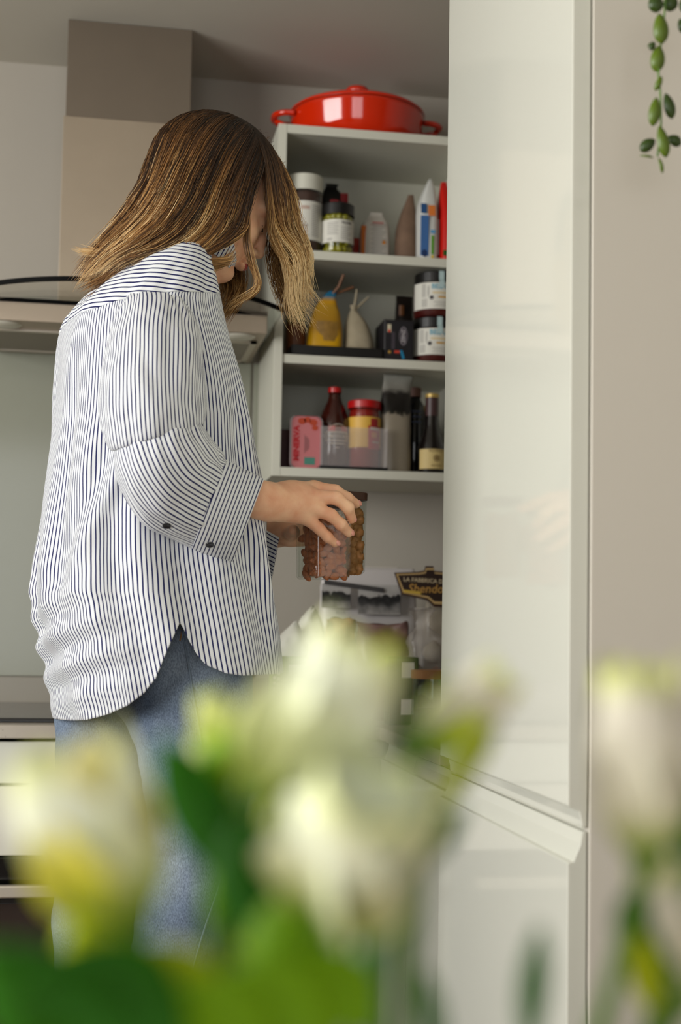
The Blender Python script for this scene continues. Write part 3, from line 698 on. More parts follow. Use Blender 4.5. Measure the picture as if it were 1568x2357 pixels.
pk = packet('rice_pouch', 908, 1082, 2.99, z3, .036, .03, .222, ramp_mat('rice_film', [(0, (126, 116, 100)), (.50, (136, 126, 110)), (.53, (20, 18, 16)), (.74, (34, 30, 28)), (.80, (120, 116, 108)), (1, (140, 140, 132))], rough=.3, jitter=.14, jitter_scale=60), 'tall grey and black film pouch with an open crinkled top', prof=[(0, .032, .026, 0, 0), (.005, .035, .03, 0, 0), (.10, .034, .028, 0, 0), (.15, .034, .02, 0, 0), (.19, .033, .010, .002, 0), (.222, .034, .004, .006, 0)], seed=21, crinkle=.004)
def bottle(name, px, py, Y, prof, m, label, cat='bottle'):
    t = thing(name, (px_x(px, py, Y), Y, z3), label, cat)
    MB().lathe(prof, 36).build('glass', m, t, smooth=True); return t
M_NIGHT = mat('black_glass', (10, 10, 14), .1, coat=.3)
b1 = bottle('oil_bottle', 953, 1080, 3.06, [(0, 0), (.02, 0), (.022, .004), (.022, .165), (.0135, .18), (.0125, .188), (0, .188)], M_NIGHT, 'tall black square-shouldered bottle behind the cream-labelled one')
MB().lathe([(.0145, .186), (.0145, .207), (.012, .208), (0, .208)], 24).build('stopper', mat('cork_brown', (96, 62, 48), .6), b1)
bars([(-.012, .012, .150-.012*k, .004) for k in range(3)], cyl(.0226, 0), mat('night_print', (44, 56, 84), .5), b1)
M_VIN = mat('vinegar_glass', (18, 13, 13), .1, coat=.4)
b2 = bottle('vinegar_bottle', 978, 1080, 3.10, [(0, 0), (.026, 0), (.028, .005), (.028, .07), (.022, .10), (.012, .14), (.0115, .166), (0, .166)], M_VIN, 'dark vinegar bottle with a gold cap half hidden at the back', )
MB().lathe([(.0125, .16), (.0125, .172), (.011, .173), (0, .173)], 24).build('cap', mat('gold_cap', (186, 156, 84), .35, metal=.3), b2)
MB().lathe([(.0285, .015), (.0285, .06)], 24, -1.5, 1.5).build('label', mat('cream_label', (196, 170, 108), .6), b2)
b3 = bottle('wine_bottle', 993, 1083, 2.985, [(0, 0), (.030, 0), (.0325, .005), (.0325, .050), (.031, .062), (.023, .086), (.0165, .112), (.0145, .14), (.0145, .176), (0, .176)], M_VIN, 'small dark bottle with a gold top and cream label at the shelf end')
MB().lathe([(.0151, .128), (.0151, .174)], 28).build('capsule', mat('mulberry_foil', (64, 40, 40), .4), b3, smooth=True)
MB().lathe([(.0155, .173), (.0155, .181), (.014, .182), (0, .182)], 28).build('cap', MATS['gold_cap'], b3)
MB().lathe([(.0332, .0105), (.0332, .0545)], 36, -1.15, 1.5).build('label', mat('cream_label2', (206, 182, 122), .6), b3, smooth=True)
f = cyl(.0337, .034, .12)
lettering('BALSAMICO', .0066, mat('label_ink', (130, 104, 60), .6), b3, lambda x, y: f(x, y+.0165))
lettering('ANTICO', .0066, MATS['label_ink'], b3, lambda x, y: f(x, y-.0165))
dd = MB()
for r0, r1 in ((0, .004), (.0055, .0075)):
    n = 24; dd.add([f(q*math.cos(a), q*math.sin(a)) for q in (r0+1e-5, r1) for a in [2*math.pi*i/n for i in range(n)]], [(i, (i+1) % n, (i+1) % n+n, i+n) for i in range(n)])
dd.build('emblem', MATS['label_ink'], b3)

# ------------------------------------------------------------------ things on the worktop in the corner
zw = ZW+.0004
def at_w(px, Y, py=1500): return Vector((px_x(px, py, Y), Y, zw))
def zpx(px, py, Y): return at(px, py, Y).z
t = thing('wall_socket', (0, 0, 0), 'white wall socket with a small glowing red light behind the packets', 'socket')
x0, x1 = px_x(838, 1340, D), px_x(912, 1340, D); za, zb_ = zpx(870, 1372, D), zpx(870, 1306, D)
box('plate', x0, x1, D-.012, D-.001, za, zb_, mat('socket_plastic', (214, 208, 200), .35), t, .002)
p = at(888, 1322, D-.013); box('neon', p.x-.005, p.x+.005, D-.0145, D-.012, p.z-.003, p.z+.003, None, t, 0)
_m = bpy.data.materials.new('red_neon'); _m.use_nodes = True; _m.node_tree.nodes['Principled BSDF'].inputs['Emission Color'].default_value = (1, .03, .02, 1); _m.node_tree.nodes['Principled BSDF'].inputs['Emission Strength'].default_value = 2.0; _m.node_tree.nodes['Principled BSDF'].inputs['Base Color'].default_value = (.6, .02, .02, 1)
t.children[-1].data.materials.append(_m) if t.children[-1].name.startswith('neon') else [c.data.materials.append(_m) for c in t.children if c.name.startswith('neon')]
p = at(903, 1350, 3.12)
nb = thing('notebook', (p.x, 3.12, zw), 'small navy blue packet standing against the wall by the socket', 'packet')
bag('pouch', [(0, .016, .008, 0, 0), (.003, .017, .009, 0, 0), (.2, .017, .008, 0, 0), (p.z+.018-zw, .016, .003, 0, 0)], mat('navy_card', (22, 40, 76), .5), nb, e=6)
# white packet with black and white photographs
Yp = 2.93
pl = at(735, 1400, Yp); pr = at(958, 1400, Yp); ztop = zpx(840, 1308, Yp)
t = thing('photo_packet', ((pl.x+pr.x)/2, Yp, zw+.001), 'large white packet printed with black and white landscape photographs', 'packet')
W = (pr.x-pl.x)/2; hh = ztop-zw
bag('pouch', [(0, W*.95, .04, 0, 0), (.006, W, .045, 0, 0), (hh*.5, W, .035, 0, 0), (hh*.8, W*.98, .02, 0, 0), (hh, W*.95, .003, 0, 0)], mat('packet_white', (196, 190, 188), .45), t, e=5, crinkle=.002)
M_PHOTO = ramp_mat('photo_print', [(0, (150, 146, 142)), (.35, (60, 58, 58)), (.5, (24, 23, 24)), (.62, (30, 29, 30)), (.66, (160, 156, 152)), (1, (178, 174, 170))], jitter=.5, jitter_scale=60, rough=.5)
def photo(pxa, pya, pxb, pyb):
    a = at(pxa, pya, Yp-.05); b = at(pxb, pyb, Yp-.05); n = 10; vs = []; us = []
    za, zb2 = a.z-zw, b.z-zw
    def yy(z): return -.047+ max(0, z-hh*.3)*.062
    for i in range(n+1):
        for k in range(2):
            z = za+(zb2-za)*k; vs.append((a.x+(b.x-a.x)*i/n-(pl.x+pr.x)/2, yy(z)-.002, z)); us.append((i/n, k))
    return mesh_obj('photograph', vs, [(2*i, 2*i+2, 2*i+3, 2*i+1) for i in range(n)], M_PHOTO, t, uvs=us)
photo(742, 1400, 810, 1345); photo(826, 1415, 925, 1348)
_a = at(748, 1340, Yp-.05)
bars([(0, .13, 0, .010)], lambda x, y: (_a.x-(pl.x+pr.x)/2+x, -.042+.0, _a.z-zw+y-.12*x), mat('soft_black', (58, 55, 55), .6), t, 'print')
_a = at(785, 1411, Yp-.05)
lettering('SELLO', .008, M_INK, t, lambda x, y: (_a.x-(pl.x+pr.x)/2+x, -.045, _a.z-zw+y))
# brown shield-shaped packet
Ys = 2.90
t = thing('pasta_packet', at_w(1000, Ys), 'pasta packet with a dark brown shield-shaped label and gold script', 'packet')
o_ = t.location
pts_ = [(908, 1318), (962, 1316), (978, 1313), (980, 1303), (998, 1303), (1000, 1314), (1060, 1320), (1110, 1330), (1098, 1385), (1070, 1400), (1000, 1397), (985, 1382), (925, 1368)]
def shield(scale, dy):
    c = np.mean(np.array(pts_, float), axis=0); o = []
    for q in pts_:
        w_ = at(c[0]+(q[0]-c[0])*scale[0], c[1]+(q[1]-c[1])*scale[1], Ys+dy); o.append((w_.x-o_.x, w_.y-o_.y, w_.z-o_.z))
    return o
def plate(name, s_, dy, th, m):
    f0 = shield(s_, dy); n = len(f0); b0 = [(x, y+th, z) for x, y, z in f0]
    return mesh_obj(name, f0+b0, [tuple(range(n)), tuple(range(2*n-1, n-1, -1))]+[(i, i+n, (i+1) % n+n, (i+1) % n) for i in range(n)], m, t)
plate('label_board', (1, 1), -.03, .004, mat('chocolate_card', (58, 32, 20), .5))
plate('label_border', (.96, .88), -.0312, .001, mat('gold_border', (196, 164, 110), .5))
plate('label_field', (.915, .76), -.0322, .001, mat('chocolate_field', (44, 26, 18), .5))
bag('pouch', [(0, .05, .022, .03, 0), (.006, .055, .026, .03, 0), (.18, .055, .024, .03, 0), (.24, .05, .01, .03, .0), (.262, .045, .002, .03, 0)], mat('clear_packet', (150, 140, 124), .3, noise_amt=.3, noise_scale=40), t, e=4, crinkle=.003)
_a = at(978, 1337, Ys-.0335); lettering('LA FABBRICA DELLA', .0125, mat('ivory_ink', (206, 186, 150), .6), t, lambda x, y: (_a.x-o_.x+x+.01, _a.y-o_.y, _a.z-o_.z+y-.04*x), .0002)
_a = at(992, 1356, Ys-.0335); lettering('Sbendolo', .026, mat('gold_ink3', (190, 144, 74), .5), t, lambda x, y: (_a.x-o_.x+x+.4*y*.4, _a.y-o_.y, _a.z-o_.z+y), .0003)
_a = at(942, 1362, Ys-.034); bars([(-.012, .026, 0, .006)], lambda x, y: (_a.x-o_.x+x, _a.y-o_.y, _a.z-o_.z+y-.1*x), mat('lemon_print', (206, 172, 70), .5), t, 'print')
# white paper-wrapped packets
M_PAPERW = mat('waxed_white_paper', (206, 204, 192), .45, noise_amt=.08, noise_scale=20)
for k, (px, Y, w, h, lb) in enumerate(((668, 2.80, .034, .195, 'white paper-wrapped packet with a twisted open top nearest the shirt'), (708, 2.84, .036, .228, 'taller white paper packet with a twisted top'))):
    t = thing('paper_packet', at_w(px, Y), lb, 'packet')
    bag('pouch', [(0, w*.9, w*.8, 0, 0), (.006, w, w*.9, 0, 0), (h*.5, w*1.05, w*.9, 0, 0), (h*.72, w*1.0, w*.85, .002, 0), (h*.86, w*.72, w*.6, .004, 0), (h*.96, w*.34, w*.28, .008, 0), (h, w*.10, w*.10, .010, 0)], M_PAPERW, t, seed=30+k, crinkle=.014, e=2.2)
t = thing('granola_bag', at_w(778, 2.82), 'clear bag of golden brown granola among the worktop packets', 'bag')
bag('pouch', [(0, .03, .028, 0, 0), (.006, .034, .03, 0, 0), (.12, .035, .028, 0, 0), (.165, .034, .02, .002, 0), (.19, .033, .006, .004, 0), (.205, .033, .002, .004, 0)], mat('granola', (150, 112, 62), .6, noise_amt=.7, noise_scale=45), t, seed=33, crinkle=.014, e=2.3)
t = thing('lentil_bag', at_w(880, 2.80), 'crinkled clear bag of dusky pink pulses on the worktop', 'bag')
bag('pouch', [(0, .05, .034, 0, 0), (.006, .055, .04, 0, 0), (.10, .056, .038, 0, 0), (.15, .055, .03, 0, 0), (.18, .054, .010, .002, 0), (.198, .053, .002, .002, 0)], mat('pink_pulses', (122, 92, 88), .3, noise_amt=.35, noise_scale=30), t, seed=34, crinkle=.014, e=2.4)
t = thing('garlic_bag', at_w(985, 2.70), 'glossy clear film bag of pale bulbs with a twisted neck', 'bag')
M_FILM = mat('film', (214, 206, 198), .16, alpha=.34, bump=.8, bump_scale=60)
bag('film', [(0, .04, .034, 0, 0), (.005, .046, .04, 0, 0), (.12, .047, .04, 0, 0), (.17, .036, .03, -.006, 0), (.195, .010, .01, -.012, 0), (.225, .03, .012, -.014, 0)], M_FILM, t, seed=35, crinkle=.026)
for k, (dx, dy, dz, r_, cc) in enumerate(((-.012, -.004, .030, .027, (150, 118, 108)), (.016, -.008, .085, .028, (176, 130, 122)), (-.02, 0, .095, .022, (150, 140, 122)), (.014, .006, .14, .024, (170, 160, 140)))):
    g = thing('bulb', t.location+Vector((dx, dy, dz)), ('lowest', 'pink', 'greyish', 'topmost')[k]+' pale bulb inside the glossy film bag', 'bulb')
    MB().lathe([(0, -r_), (r_*.55, -r_*.8), (r_, -r_*.1), (r_*.85, r_*.45), (r_*.3, r_*.85), (0, r_*1.05)], 18).build('flesh', mat('bulb%d' % k, cc, .5), g, smooth=True)
bars([(-.018, -.004, .082, .012)], lambda x, y: (x+.03, -.043, y), mat('leaf_print', (60, 120, 40), .5), t, 'print'); bars([(0, .012, .078, .012)], lambda x, y: (x+.03, -.0432, y), mat('red_print3', (180, 30, 34), .5), t, 'print')
p = at_w(996, 2.52)
t = thing('storage_jar', p, 'glass storage jar with a round wooden lid at the worktop edge', 'jar')
hj = zpx(996, 1562, 2.52)-zw
MB().lathe([(0, .001), (.035, .001), (.038, .005), (.038, hj)], 36).build('glass', thin_glass('jar_glass', (226, 236, 238), 1.3), t, smooth=True)
MB().lathe([(0, .004), (.034, .004), (.034, hj*.4), (0, hj*.42)], 24).build('contents', mat('dark_seeds', (40, 44, 46), .5, noise_amt=.5, noise_scale=160), t, smooth=True)
MB().lathe([(0, hj), (.040, hj), (.040, hj+.016), (0, hj+.016)], 36).build('lid', mat('lid_wood', (178, 128, 76), .5), t, bevel=.001)
M_TIN = mat('tin_green', (52, 76, 34), .35)
for k, (px, Y, lb) in enumerate(((925, 2.66, 'dark green tin with white labels, nearest the film bag'), (668, 2.70, 'light green carton with a white checked edge beside the shirt hem'))):
    w_ = .03 if k == 0 else .036
    t = thing('tin' if k == 0 else 'carton', at_w(px, Y), lb, 'tin' if k == 0 else 'carton')
    hh_ = zpx(px, 1512, Y)-zw
    MB().box(-w_, w_, -.02, .03, 0, hh_).build('case', M_TIN if k == 0 else mat('carton_green', (140, 158, 78), .5), t, bevel=.002)
    if k == 0:
        for zz in (.035, hh_-.025): patch('label', t, M_LABEL, .013, .015, .008, -.0206, zz)
    else:
        for i in range(9):
            patch('print', t, M_LABEL, .003, .003, -.031, -.0206, hh_-.008-i*.011); patch('print', t, M_LABEL, .003, .003, -.0235, -.0206, hh_-.0105-i*.011)
        patch('label', t, M_LABEL, .018, .05, .014, -.0205, hh_-.066)

# ------------------------------------------------------------------ the person
class SDF:
    """soft union of round cones and ellipsoids, meshed as one continuous surface"""
    def __init__(s, lo, hi, h):
        s.lo = np.array(lo, float); s.h = h; s.n = np.ceil((np.array(hi, float)-s.lo)/h).astype(int)+1
        s.g = np.full(s.n, .06, np.float32)
    def _win(s, a, b, pad):
        i0 = np.maximum(np.floor((np.minimum(a, b)-pad-s.lo)/s.h).astype(int), 0)
        i1 = np.minimum(np.ceil((np.maximum(a, b)+pad-s.lo)/s.h).astype(int)+1, s.n)
        ax = [s.lo[k]+s.h*np.arange(i0[k], i1[k]) for k in range(3)]
        X, Y, Z = np.meshgrid(*ax, indexing='ij', sparse=True)
        return tuple(slice(i0[k], i1[k]) for k in range(3)), X, Y, Z
    def _mix(s, w, d, k):
        g = s.g[w]; d = d.astype(np.float32)
        hh = np.maximum(k-np.abs(g-d), 0)/k
        s.g[w] = np.minimum(g, d)-hh*hh*k*.25
    def cone(s, a, b, ra, rb, k=.012):
        a = np.array(a, float); b = np.array(b, float)
        w, X, Y, Z = s._win(a, b, max(ra, rb)+k+.03)
        ab = b-a; L = ab@ab+1e-12
        t = np.clip(((X-a[0])*ab[0]+(Y-a[1])*ab[1]+(Z-a[2])*ab[2])/L, 0, 1)
        d = np.sqrt((X-a[0]-t*ab[0])**2+(Y-a[1]-t*ab[1])**2+(Z-a[2]-t*ab[2])**2)-(ra+(rb-ra)*t)
        s._mix(w, d, k)
    def chain(s, pts, rad, k=.006):
        for i in range(len(pts)-1): s.cone(pts[i], pts[i+1], rad[i], rad[i+1], k)
    def ell(s, c, r, B=None, k=.012, sub=False):
        c = np.array(c, float); r = np.array(r, float); m = r.max()
        w, X, Y, Z = s._win(c, c, m+k+.03)
        P = [X-c[0], Y-c[1], Z-c[2]]
        if B is not None: P = [B[i][0]*P[0]+B[i][1]*P[1]+B[i][2]*P[2] for i in range(3)]
        k0 = np.sqrt((P[0]/r[0])**2+(P[1]/r[1])**2+(P[2]/r[2])**2)
        k1 = np.sqrt((P[0]/r[0]**2)**2+(P[1]/r[1]**2)**2+(P[2]/r[2]**2)**2)+1e-9
        d = k0*(k0-1)/k1
        if sub: s.g[w] = np.maximum(s.g[w], -d.astype(np.float32))
        else: s._mix(w, d, k)
    def mesh(s):
        g = s.g; S = g < 0; n = np.array(g.shape)
        c = np.zeros(n-1, np.int8)
        for dx in (0, 1):
            for dy in (0, 1):
                for dz in (0, 1): c += S[dx:n[0]-1+dx, dy:n[1]-1+dy, dz:n[2]-1+dz]
        ii = np.argwhere((c > 0) & (c < 8)); idx = np.full(n-1, -1, np.int32); idx[tuple(ii.T)] = np.arange(len(ii))
        acc = np.zeros((len(ii), 3)); cnt = np.zeros(len(ii))
        off = [(x, y, z) for x in (0, 1) for y in (0, 1) for z in (0, 1)]
        val = {o: g[ii[:, 0]+o[0], ii[:, 1]+o[1], ii[:, 2]+o[2]] for o in off}
        for o in off:
            for ax in range(3):
                if o[ax]: continue
                q = list(o); q[ax] = 1; q = tuple(q); a, b = val[o], val[q]; m = (a < 0) != (b < 0)
                t = a[m]/(a[m]-b[m]); p = np.tile(np.array(o, float), (m.sum(), 1)); p[:, ax] += t; acc[m] += p; cnt[m] += 1
        V = s.lo+(ii+acc/cnt[:, None])*s.h; F = []
        for ax in range(3):
            sl0 = [slice(1, -1)]*3; sl0[ax] = slice(0, -1); sl1 = [slice(1, -1)]*3; sl1[ax] = slice(1, None)
            A = S[tuple(sl0)]; Bm = S[tuple(sl1)]
            e = np.argwhere(A != Bm); flip = A[tuple(e.T)]
            base = e+1; base[:, ax] -= 1
            u, v = (ax+1) % 3, (ax+2) % 3
            def cell(du, dv):
                q = base.copy(); q[:, u] -= du; q[:, v] -= dv; return idx[tuple(q.T)]
            Q = np.stack([cell(1, 1), cell(0, 1), cell(0, 0), cell(1, 0)], 1)
            Q[~flip] = Q[~flip][:, ::-1]; F.append(Q)
        return V, np.concatenate(F)
def np_mesh(name, V, F, m, parent=None):
    me = bpy.data.meshes.new(name); me.vertices.add(len(V)); me.vertices.foreach_set('co', V.astype(np.float32).ravel())
    me.loops.add(F.size); me.loops.foreach_set('vertex_index', F.astype(np.int32).ravel())
    me.polygons.add(len(F)); me.polygons.foreach_set('loop_start', np.arange(0, F.size, F.shape[1], dtype=np.int32))
    me.update(calc_edges=True); me.validate(); me.polygons.foreach_set('use_smooth', [True]*len(me.polygons))
    me.materials.append(m); o = bpy.data.objects.new(name, me); return link(o, parent)

YP = 2.12
def W(px, py, dY=0.0): return at(px, py, YP+dY)

def skin_material():
    m = bpy.data.materials.new('skin'); m.use_nodes = True; nt = m.node_tree; b = nt.nodes['Principled BSDF']
    tc = nt.nodes.new('ShaderNodeTexCoord'); n = nt.nodes.new('ShaderNodeTexNoise'); n.inputs['Scale'].default_value = 38; n.inputs['Detail'].default_value = 6
    nt.links.new(tc.outputs['Object'], n.inputs['Vector'])
    r = nt.nodes.new('ShaderNodeValToRGB'); nt.links.new(n.outputs['Fac'], r.inputs[0])
    r.color_ramp.elements[0].position = .3; r.color_ramp.elements[0].color = rgb(222, 160, 126); r.color_ramp.elements[1].position = .7; r.color_ramp.elements[1].color = rgb(238, 192, 156)
    nt.links.new(r.outputs[0], b.inputs['Base Color'])
    b.inputs['Roughness'].default_value = .48; b.inputs['Specular IOR Level'].default_value = .35
    b.inputs['Subsurface Weight'].default_value = .25; b.inputs['Subsurface Radius'].default_value = (.010, .004, .002); b.inputs['Subsurface Scale'].default_value = .6
    n2 = nt.nodes.new('ShaderNodeTexNoise'); n2.inputs['Scale'].default_value = 420; nt.links.new(tc.outputs['Object'], n2.inputs['Vector'])
    bp = nt.nodes.new('ShaderNodeBump'); bp.inputs['Strength'].default_value = .12; bp.inputs['Distance'].default_value = .001
    nt.links.new(n2.outputs['Fac'], bp.inputs['Height']); nt.links.new(bp.outputs['Normal'], b.inputs['Normal'])
    return m
M_SKIN = skin_material()

# head frame: bowed 30 degrees, turned a little towards the wall
HC = W(496, 449)
_t = math.radians(30); _y = math.radians(8)
HF = Vector((math.cos(_t)*math.cos(_y), math.cos(_t)*math.sin(_y), -math.sin(_t)))
HL = Vector((math.sin(_y), -math.cos(_y), 0))        # her right, towards the camera
HU = HL.cross(HF) * -1
if HU.z < 0: HU = -HU
def HP(f, u, l=0.0): return HC+HF*f+HU*u+HL*l
HB = [tuple(HF), tuple(HU), tuple(HL)]
body = SDF((-.14, 1.84, .17), (.46, 2.42, 1.91), .0031)
# skull and face
body.ell(HP(-.012, .022), (.097, .088, .074), HB, .02)
body.ell(HP(.034, -.030), (.058, .082, .058), HB, .02)
body.ell(HP(.074, -.096), (.017, .015, .020), HB, .012)
for s_ in (1, -1):
    body.cone(HP(.060, -.096, .016*s_), HP(-.004, -.058, .050*s_), .013, .016, .018)
    body.cone(HP(.084, .008, .008*s_), HP(.072, .010, .044*s_), .010, .011, .010)
    body.ell(HP(.066, -.034, .036*s_), (.020, .022, .020), HB, .015)
    body.ell(HP(.080, -.010, .030*s_), (.009, .010, .014), HB, .006)
    body.ell(HP(.095, -.046, .0105*s_), (.009, .007, .007), HB, .004)
    body.ell(HP(-.006, -.012, .074*s_), (.018, .030, .007), HB, .006)
body.chain([HP(.089, .004), HP(.097, -.018), HP(.1045, -.038)], [.0065, .0075, .0098], .007)
body.ell(HP(.094, -.061), (.009, .0055, .019), HB, .004)
body.ell(HP(.0915, -.0725), (.009, .006, .017), HB, .004)
# neck, trunk
NB = W(398, 655); body.cone(HP(-.036, -.050), NB, .047, .050, .022)
body.cone(NB+Vector((0, 0, -.03)), W(325, 900), .062, .095, .04)
for s_ in (1, -1):
    body.cone(W(385, 705, -.05*s_), W(352, 752, -.125*s_), .034, .030, .03)
body.cone(W(325, 900), W(355, 1230), .095, .09, .04)
for s_ in (-1, 1): body.cone(W(350, 1330, .05*s_), W(350, 1480, .06*s_), .085, .085, .04)
HIPN, HIPF = W(410, 1500, -.085), W(300, 1510, .085)
KN, KF = W(452, 1905, -.095), W(240, 2080, .10)
AN, AF = W(388, 2470, -.075), at(232, 2655, YP+.11)
body.chain([HIPN, KN, (KN+AN)*.5+Vector((-.012, 0, 0)), AN], [.070, .042, .042, .034], .02)
body.chain([HIPF, KF, (KF+AF)*.5+Vector((-.012, 0, 0)), AF], [.070, .042, .042, .034], .02)
FOOTN = Vector((AN.x+.045, AN.y, AN.z-.062)); FOOTF = Vector((AF.x+.045, AF.y, AF.z-.062))
for A, Fq in ((AN, FOOTN), (AF, FOOTF)):
    body.chain([A, A+Vector((-.018, 0, -.055)), ], [.035, .03], .02)
    body.chain([A+Vector((-.015, 0, -.058)), A+Vector((.08, 0, -.058)), A+Vector((.155, .0, -.070))], [.030, .034, .020], .02)
# arms
SHN, ELN, WRN = W(352, 760, -.130), W(330, 1060, -.205), W(596, 1150, -.115)
SHF, ELF, WRF = W(395, 745, .16), W(455, 1100, .205), W(640, 1222, .115)
body.chain([SHN, ELN, WRN], [.033, .028, .0265], .01)
body.chain([SHF, ELF, WRF], [.033, .028, .0245], .01)
# right hand: palm, four fingers over the jar, thumb on the far side of the lid
YJ = -.032           # front face of the jar, relative to the person's plane
def Wh(px, py, dY): return W(px, py, dY-.03)
k1, k2, k3, k4 = Wh(722, 1124, -.030), Wh(718, 1144, -.052), Wh(712, 1166, -.060), Wh(700, 1188, -.055)
body.cone(WRN, W(618, 1152, -.108), .0265, .0260, .012)
for p_, r0, r1 in ((k1, .022, .0118), (k2, .024, .0122), (k3, .024, .0120), (k4, .022, .0112)):
    a_ = W(622, 1152, -.102)+(p_-k2)*.28
    body.cone(a_, p_, r0*.82, r1, .014)
body.ell(W(668, 1152, -.080), (.030, .015, .026), None, .02)
body.chain([k1, Wh(772, 1130, -.036), Wh(800, 1146, -.026), Wh(820, 1160, -.012)], [.0118, .0092, .0084, .0074], .005)
body.chain([k2, Wh(774, 1146, -.062), Wh(801, 1168, -.058), Wh(809, 1194, -.043)], [.0122, .0098, .0090, .0078], .005)
body.chain([k3, Wh(762, 1186, -.062), Wh(785, 1207, -.056), Wh(803, 1226, -.042)], [.0120, .0094, .0087, .0075], .005)
body.chain([k4, Wh(735, 1217, -.056), Wh(754, 1236, -.051), Wh(771, 1250, -.042)], [.0112, .0084, .0077, .0068], .005)
body.chain([W(640, 1165, -.085), W(672, 1166, -.045), W(700, 1158, -.010), W(722, 1156, .015)], [.019, .0125, .0102, .0088], .010)
# left hand: behind the jar, thumb against its side
body.cone(WRF, W(662, 1222, .098), .0245, .022, .012)
body.ell(W(676, 1222, .086), (.026, .017, .024), None, .018)
for q, (py, r_) in enumerate(((1205, .0088), (1218, .0092), (1232, .0088), (1245, .0078))):
    body.chain([W(690, py, .082), W(716, py+2, .078), W(738, py+5, .070), W(752, py+8, .063)], [r_*1.15, r_, r_*.92, r_*.82], .005)
body.chain([W(664, 1232, .080), W(673, 1226, .042), W(676, 1220, .010)], [.0125, .0105, .0085], .008)
V_, F_ = body.mesh()
person = np_mesh('person', V_, F_, M_SKIN)
tag(person, 'person with long blonde hair in a striped shirt and blue jeans holding nut jars', 'person')
del body
# nails, lips, brows
M_NAIL = mat('nail', (224, 156, 138), .25, coat=.3)
def nail(tip, prev, out, w=.0052, l=.0068):
    t = (tip-prev).normalized(); o_ = (out-t*out.dot(t)).normalized(); b_ = t.cross(o_)
    R = Matrix((tuple(t), tuple(b_), tuple(o_))).transposed()
    MB().ell(tip+t*.0012+o_*.0052, (l, w, .0030), R, 12, 8).build('fingernail', M_NAIL, person, smooth=True)
cdir = Vector((.25, -1, .25))
nail(Wh(820, 1160, -.012), Wh(800, 1146, -.026), Vector((.5, -.7, .5)))
nail(Wh(809, 1194, -.043), Wh(801, 1168, -.058), Vector((.9, -.5, .2)), .0048, .006)
nail(Wh(803, 1226, -.042), Wh(785, 1207, -.056), Vector((.5, -.8, .35)))
nail(Wh(771, 1250, -.042), Wh(754, 1236, -.051), Vector((.3, -.9, .35)), .0045, .006)
lp = MB(); R_ = Matrix((tuple(HF), tuple(HU), tuple(HL))).transposed()
lp.ell(HP(.0965, -.062), (.0085, .0042, .0165), R_); lp.ell(HP(.0945, -.0715), (.0085, .0048, .0150), R_)
lp.build('lips', mat('lip', (166, 72, 66), .35), person, smooth=True)
for s_ in (1, -1):
    MB().tube([HP(.092, .018, .014*s_), HP(.089, .022, .030*s_), HP(.078, .020, .046*s_)], [.0022, .0028, .0012], 6).build('eyebrow', mat('brow', (74, 48, 30), .7), person, smooth=True)
    MB().tube([HP(.0885, -.013, .018*s_), HP(.0895, -.0165, .030*s_), HP(.083, -.013, .043*s_)], [.0008, .0013, .0008], 6).build('eyelashes', mat('lash', (30, 20, 14), .7), person, smooth=True)
    MB().ell(HP(.0985, -.051, .0065*s_), (.0036, .0016, .0028), R_, 10, 6).build('nostril', mat('nostril', (70, 26, 20), .8), person, smooth=True)

# ---- shirt
M_SHIRT = stripes('striped_cotton')
shirt = bpy.data.objects.new('shirt', None); COL.objects.link(shirt); shirt.parent = person
def interp(tab, y):
    a = np.array(tab, float); return [np.interp(y, a[:, 0], a[:, k]) for k in range(1, a.shape[1])]
# silhouette rows of the torso: photo row, back edge, front edge, half width across the shoulders, bias of the centre
TORSO = [(575, 405, 462, .062), (588, 330, 470, .100), (606, 285, 476, .132), (640, 232, 484, .158), (690, 178, 492, .170), (735, 142, 501, .175), (765, 133, 508, .177), (800, 128, 519, .178), (870, 123, 544, .178), (920, 120, 560, .178), (980, 115, 574, .178),
         (1040, 107, 580, .180), (1100, 100, 588, .182), (1200, 86, 600, .188), (1300, 72, 608, .206), (1370, 66, 619, .216), (1450, 79, 629, .222), (1550, 100, 636, .224), (1665, 119, 640, .222)]
_fa = math.radians(16); TF = Vector((math.cos(_fa), math.sin(_fa), 0)); TL = Vector((math.sin(_fa), -math.cos(_fa), 0))
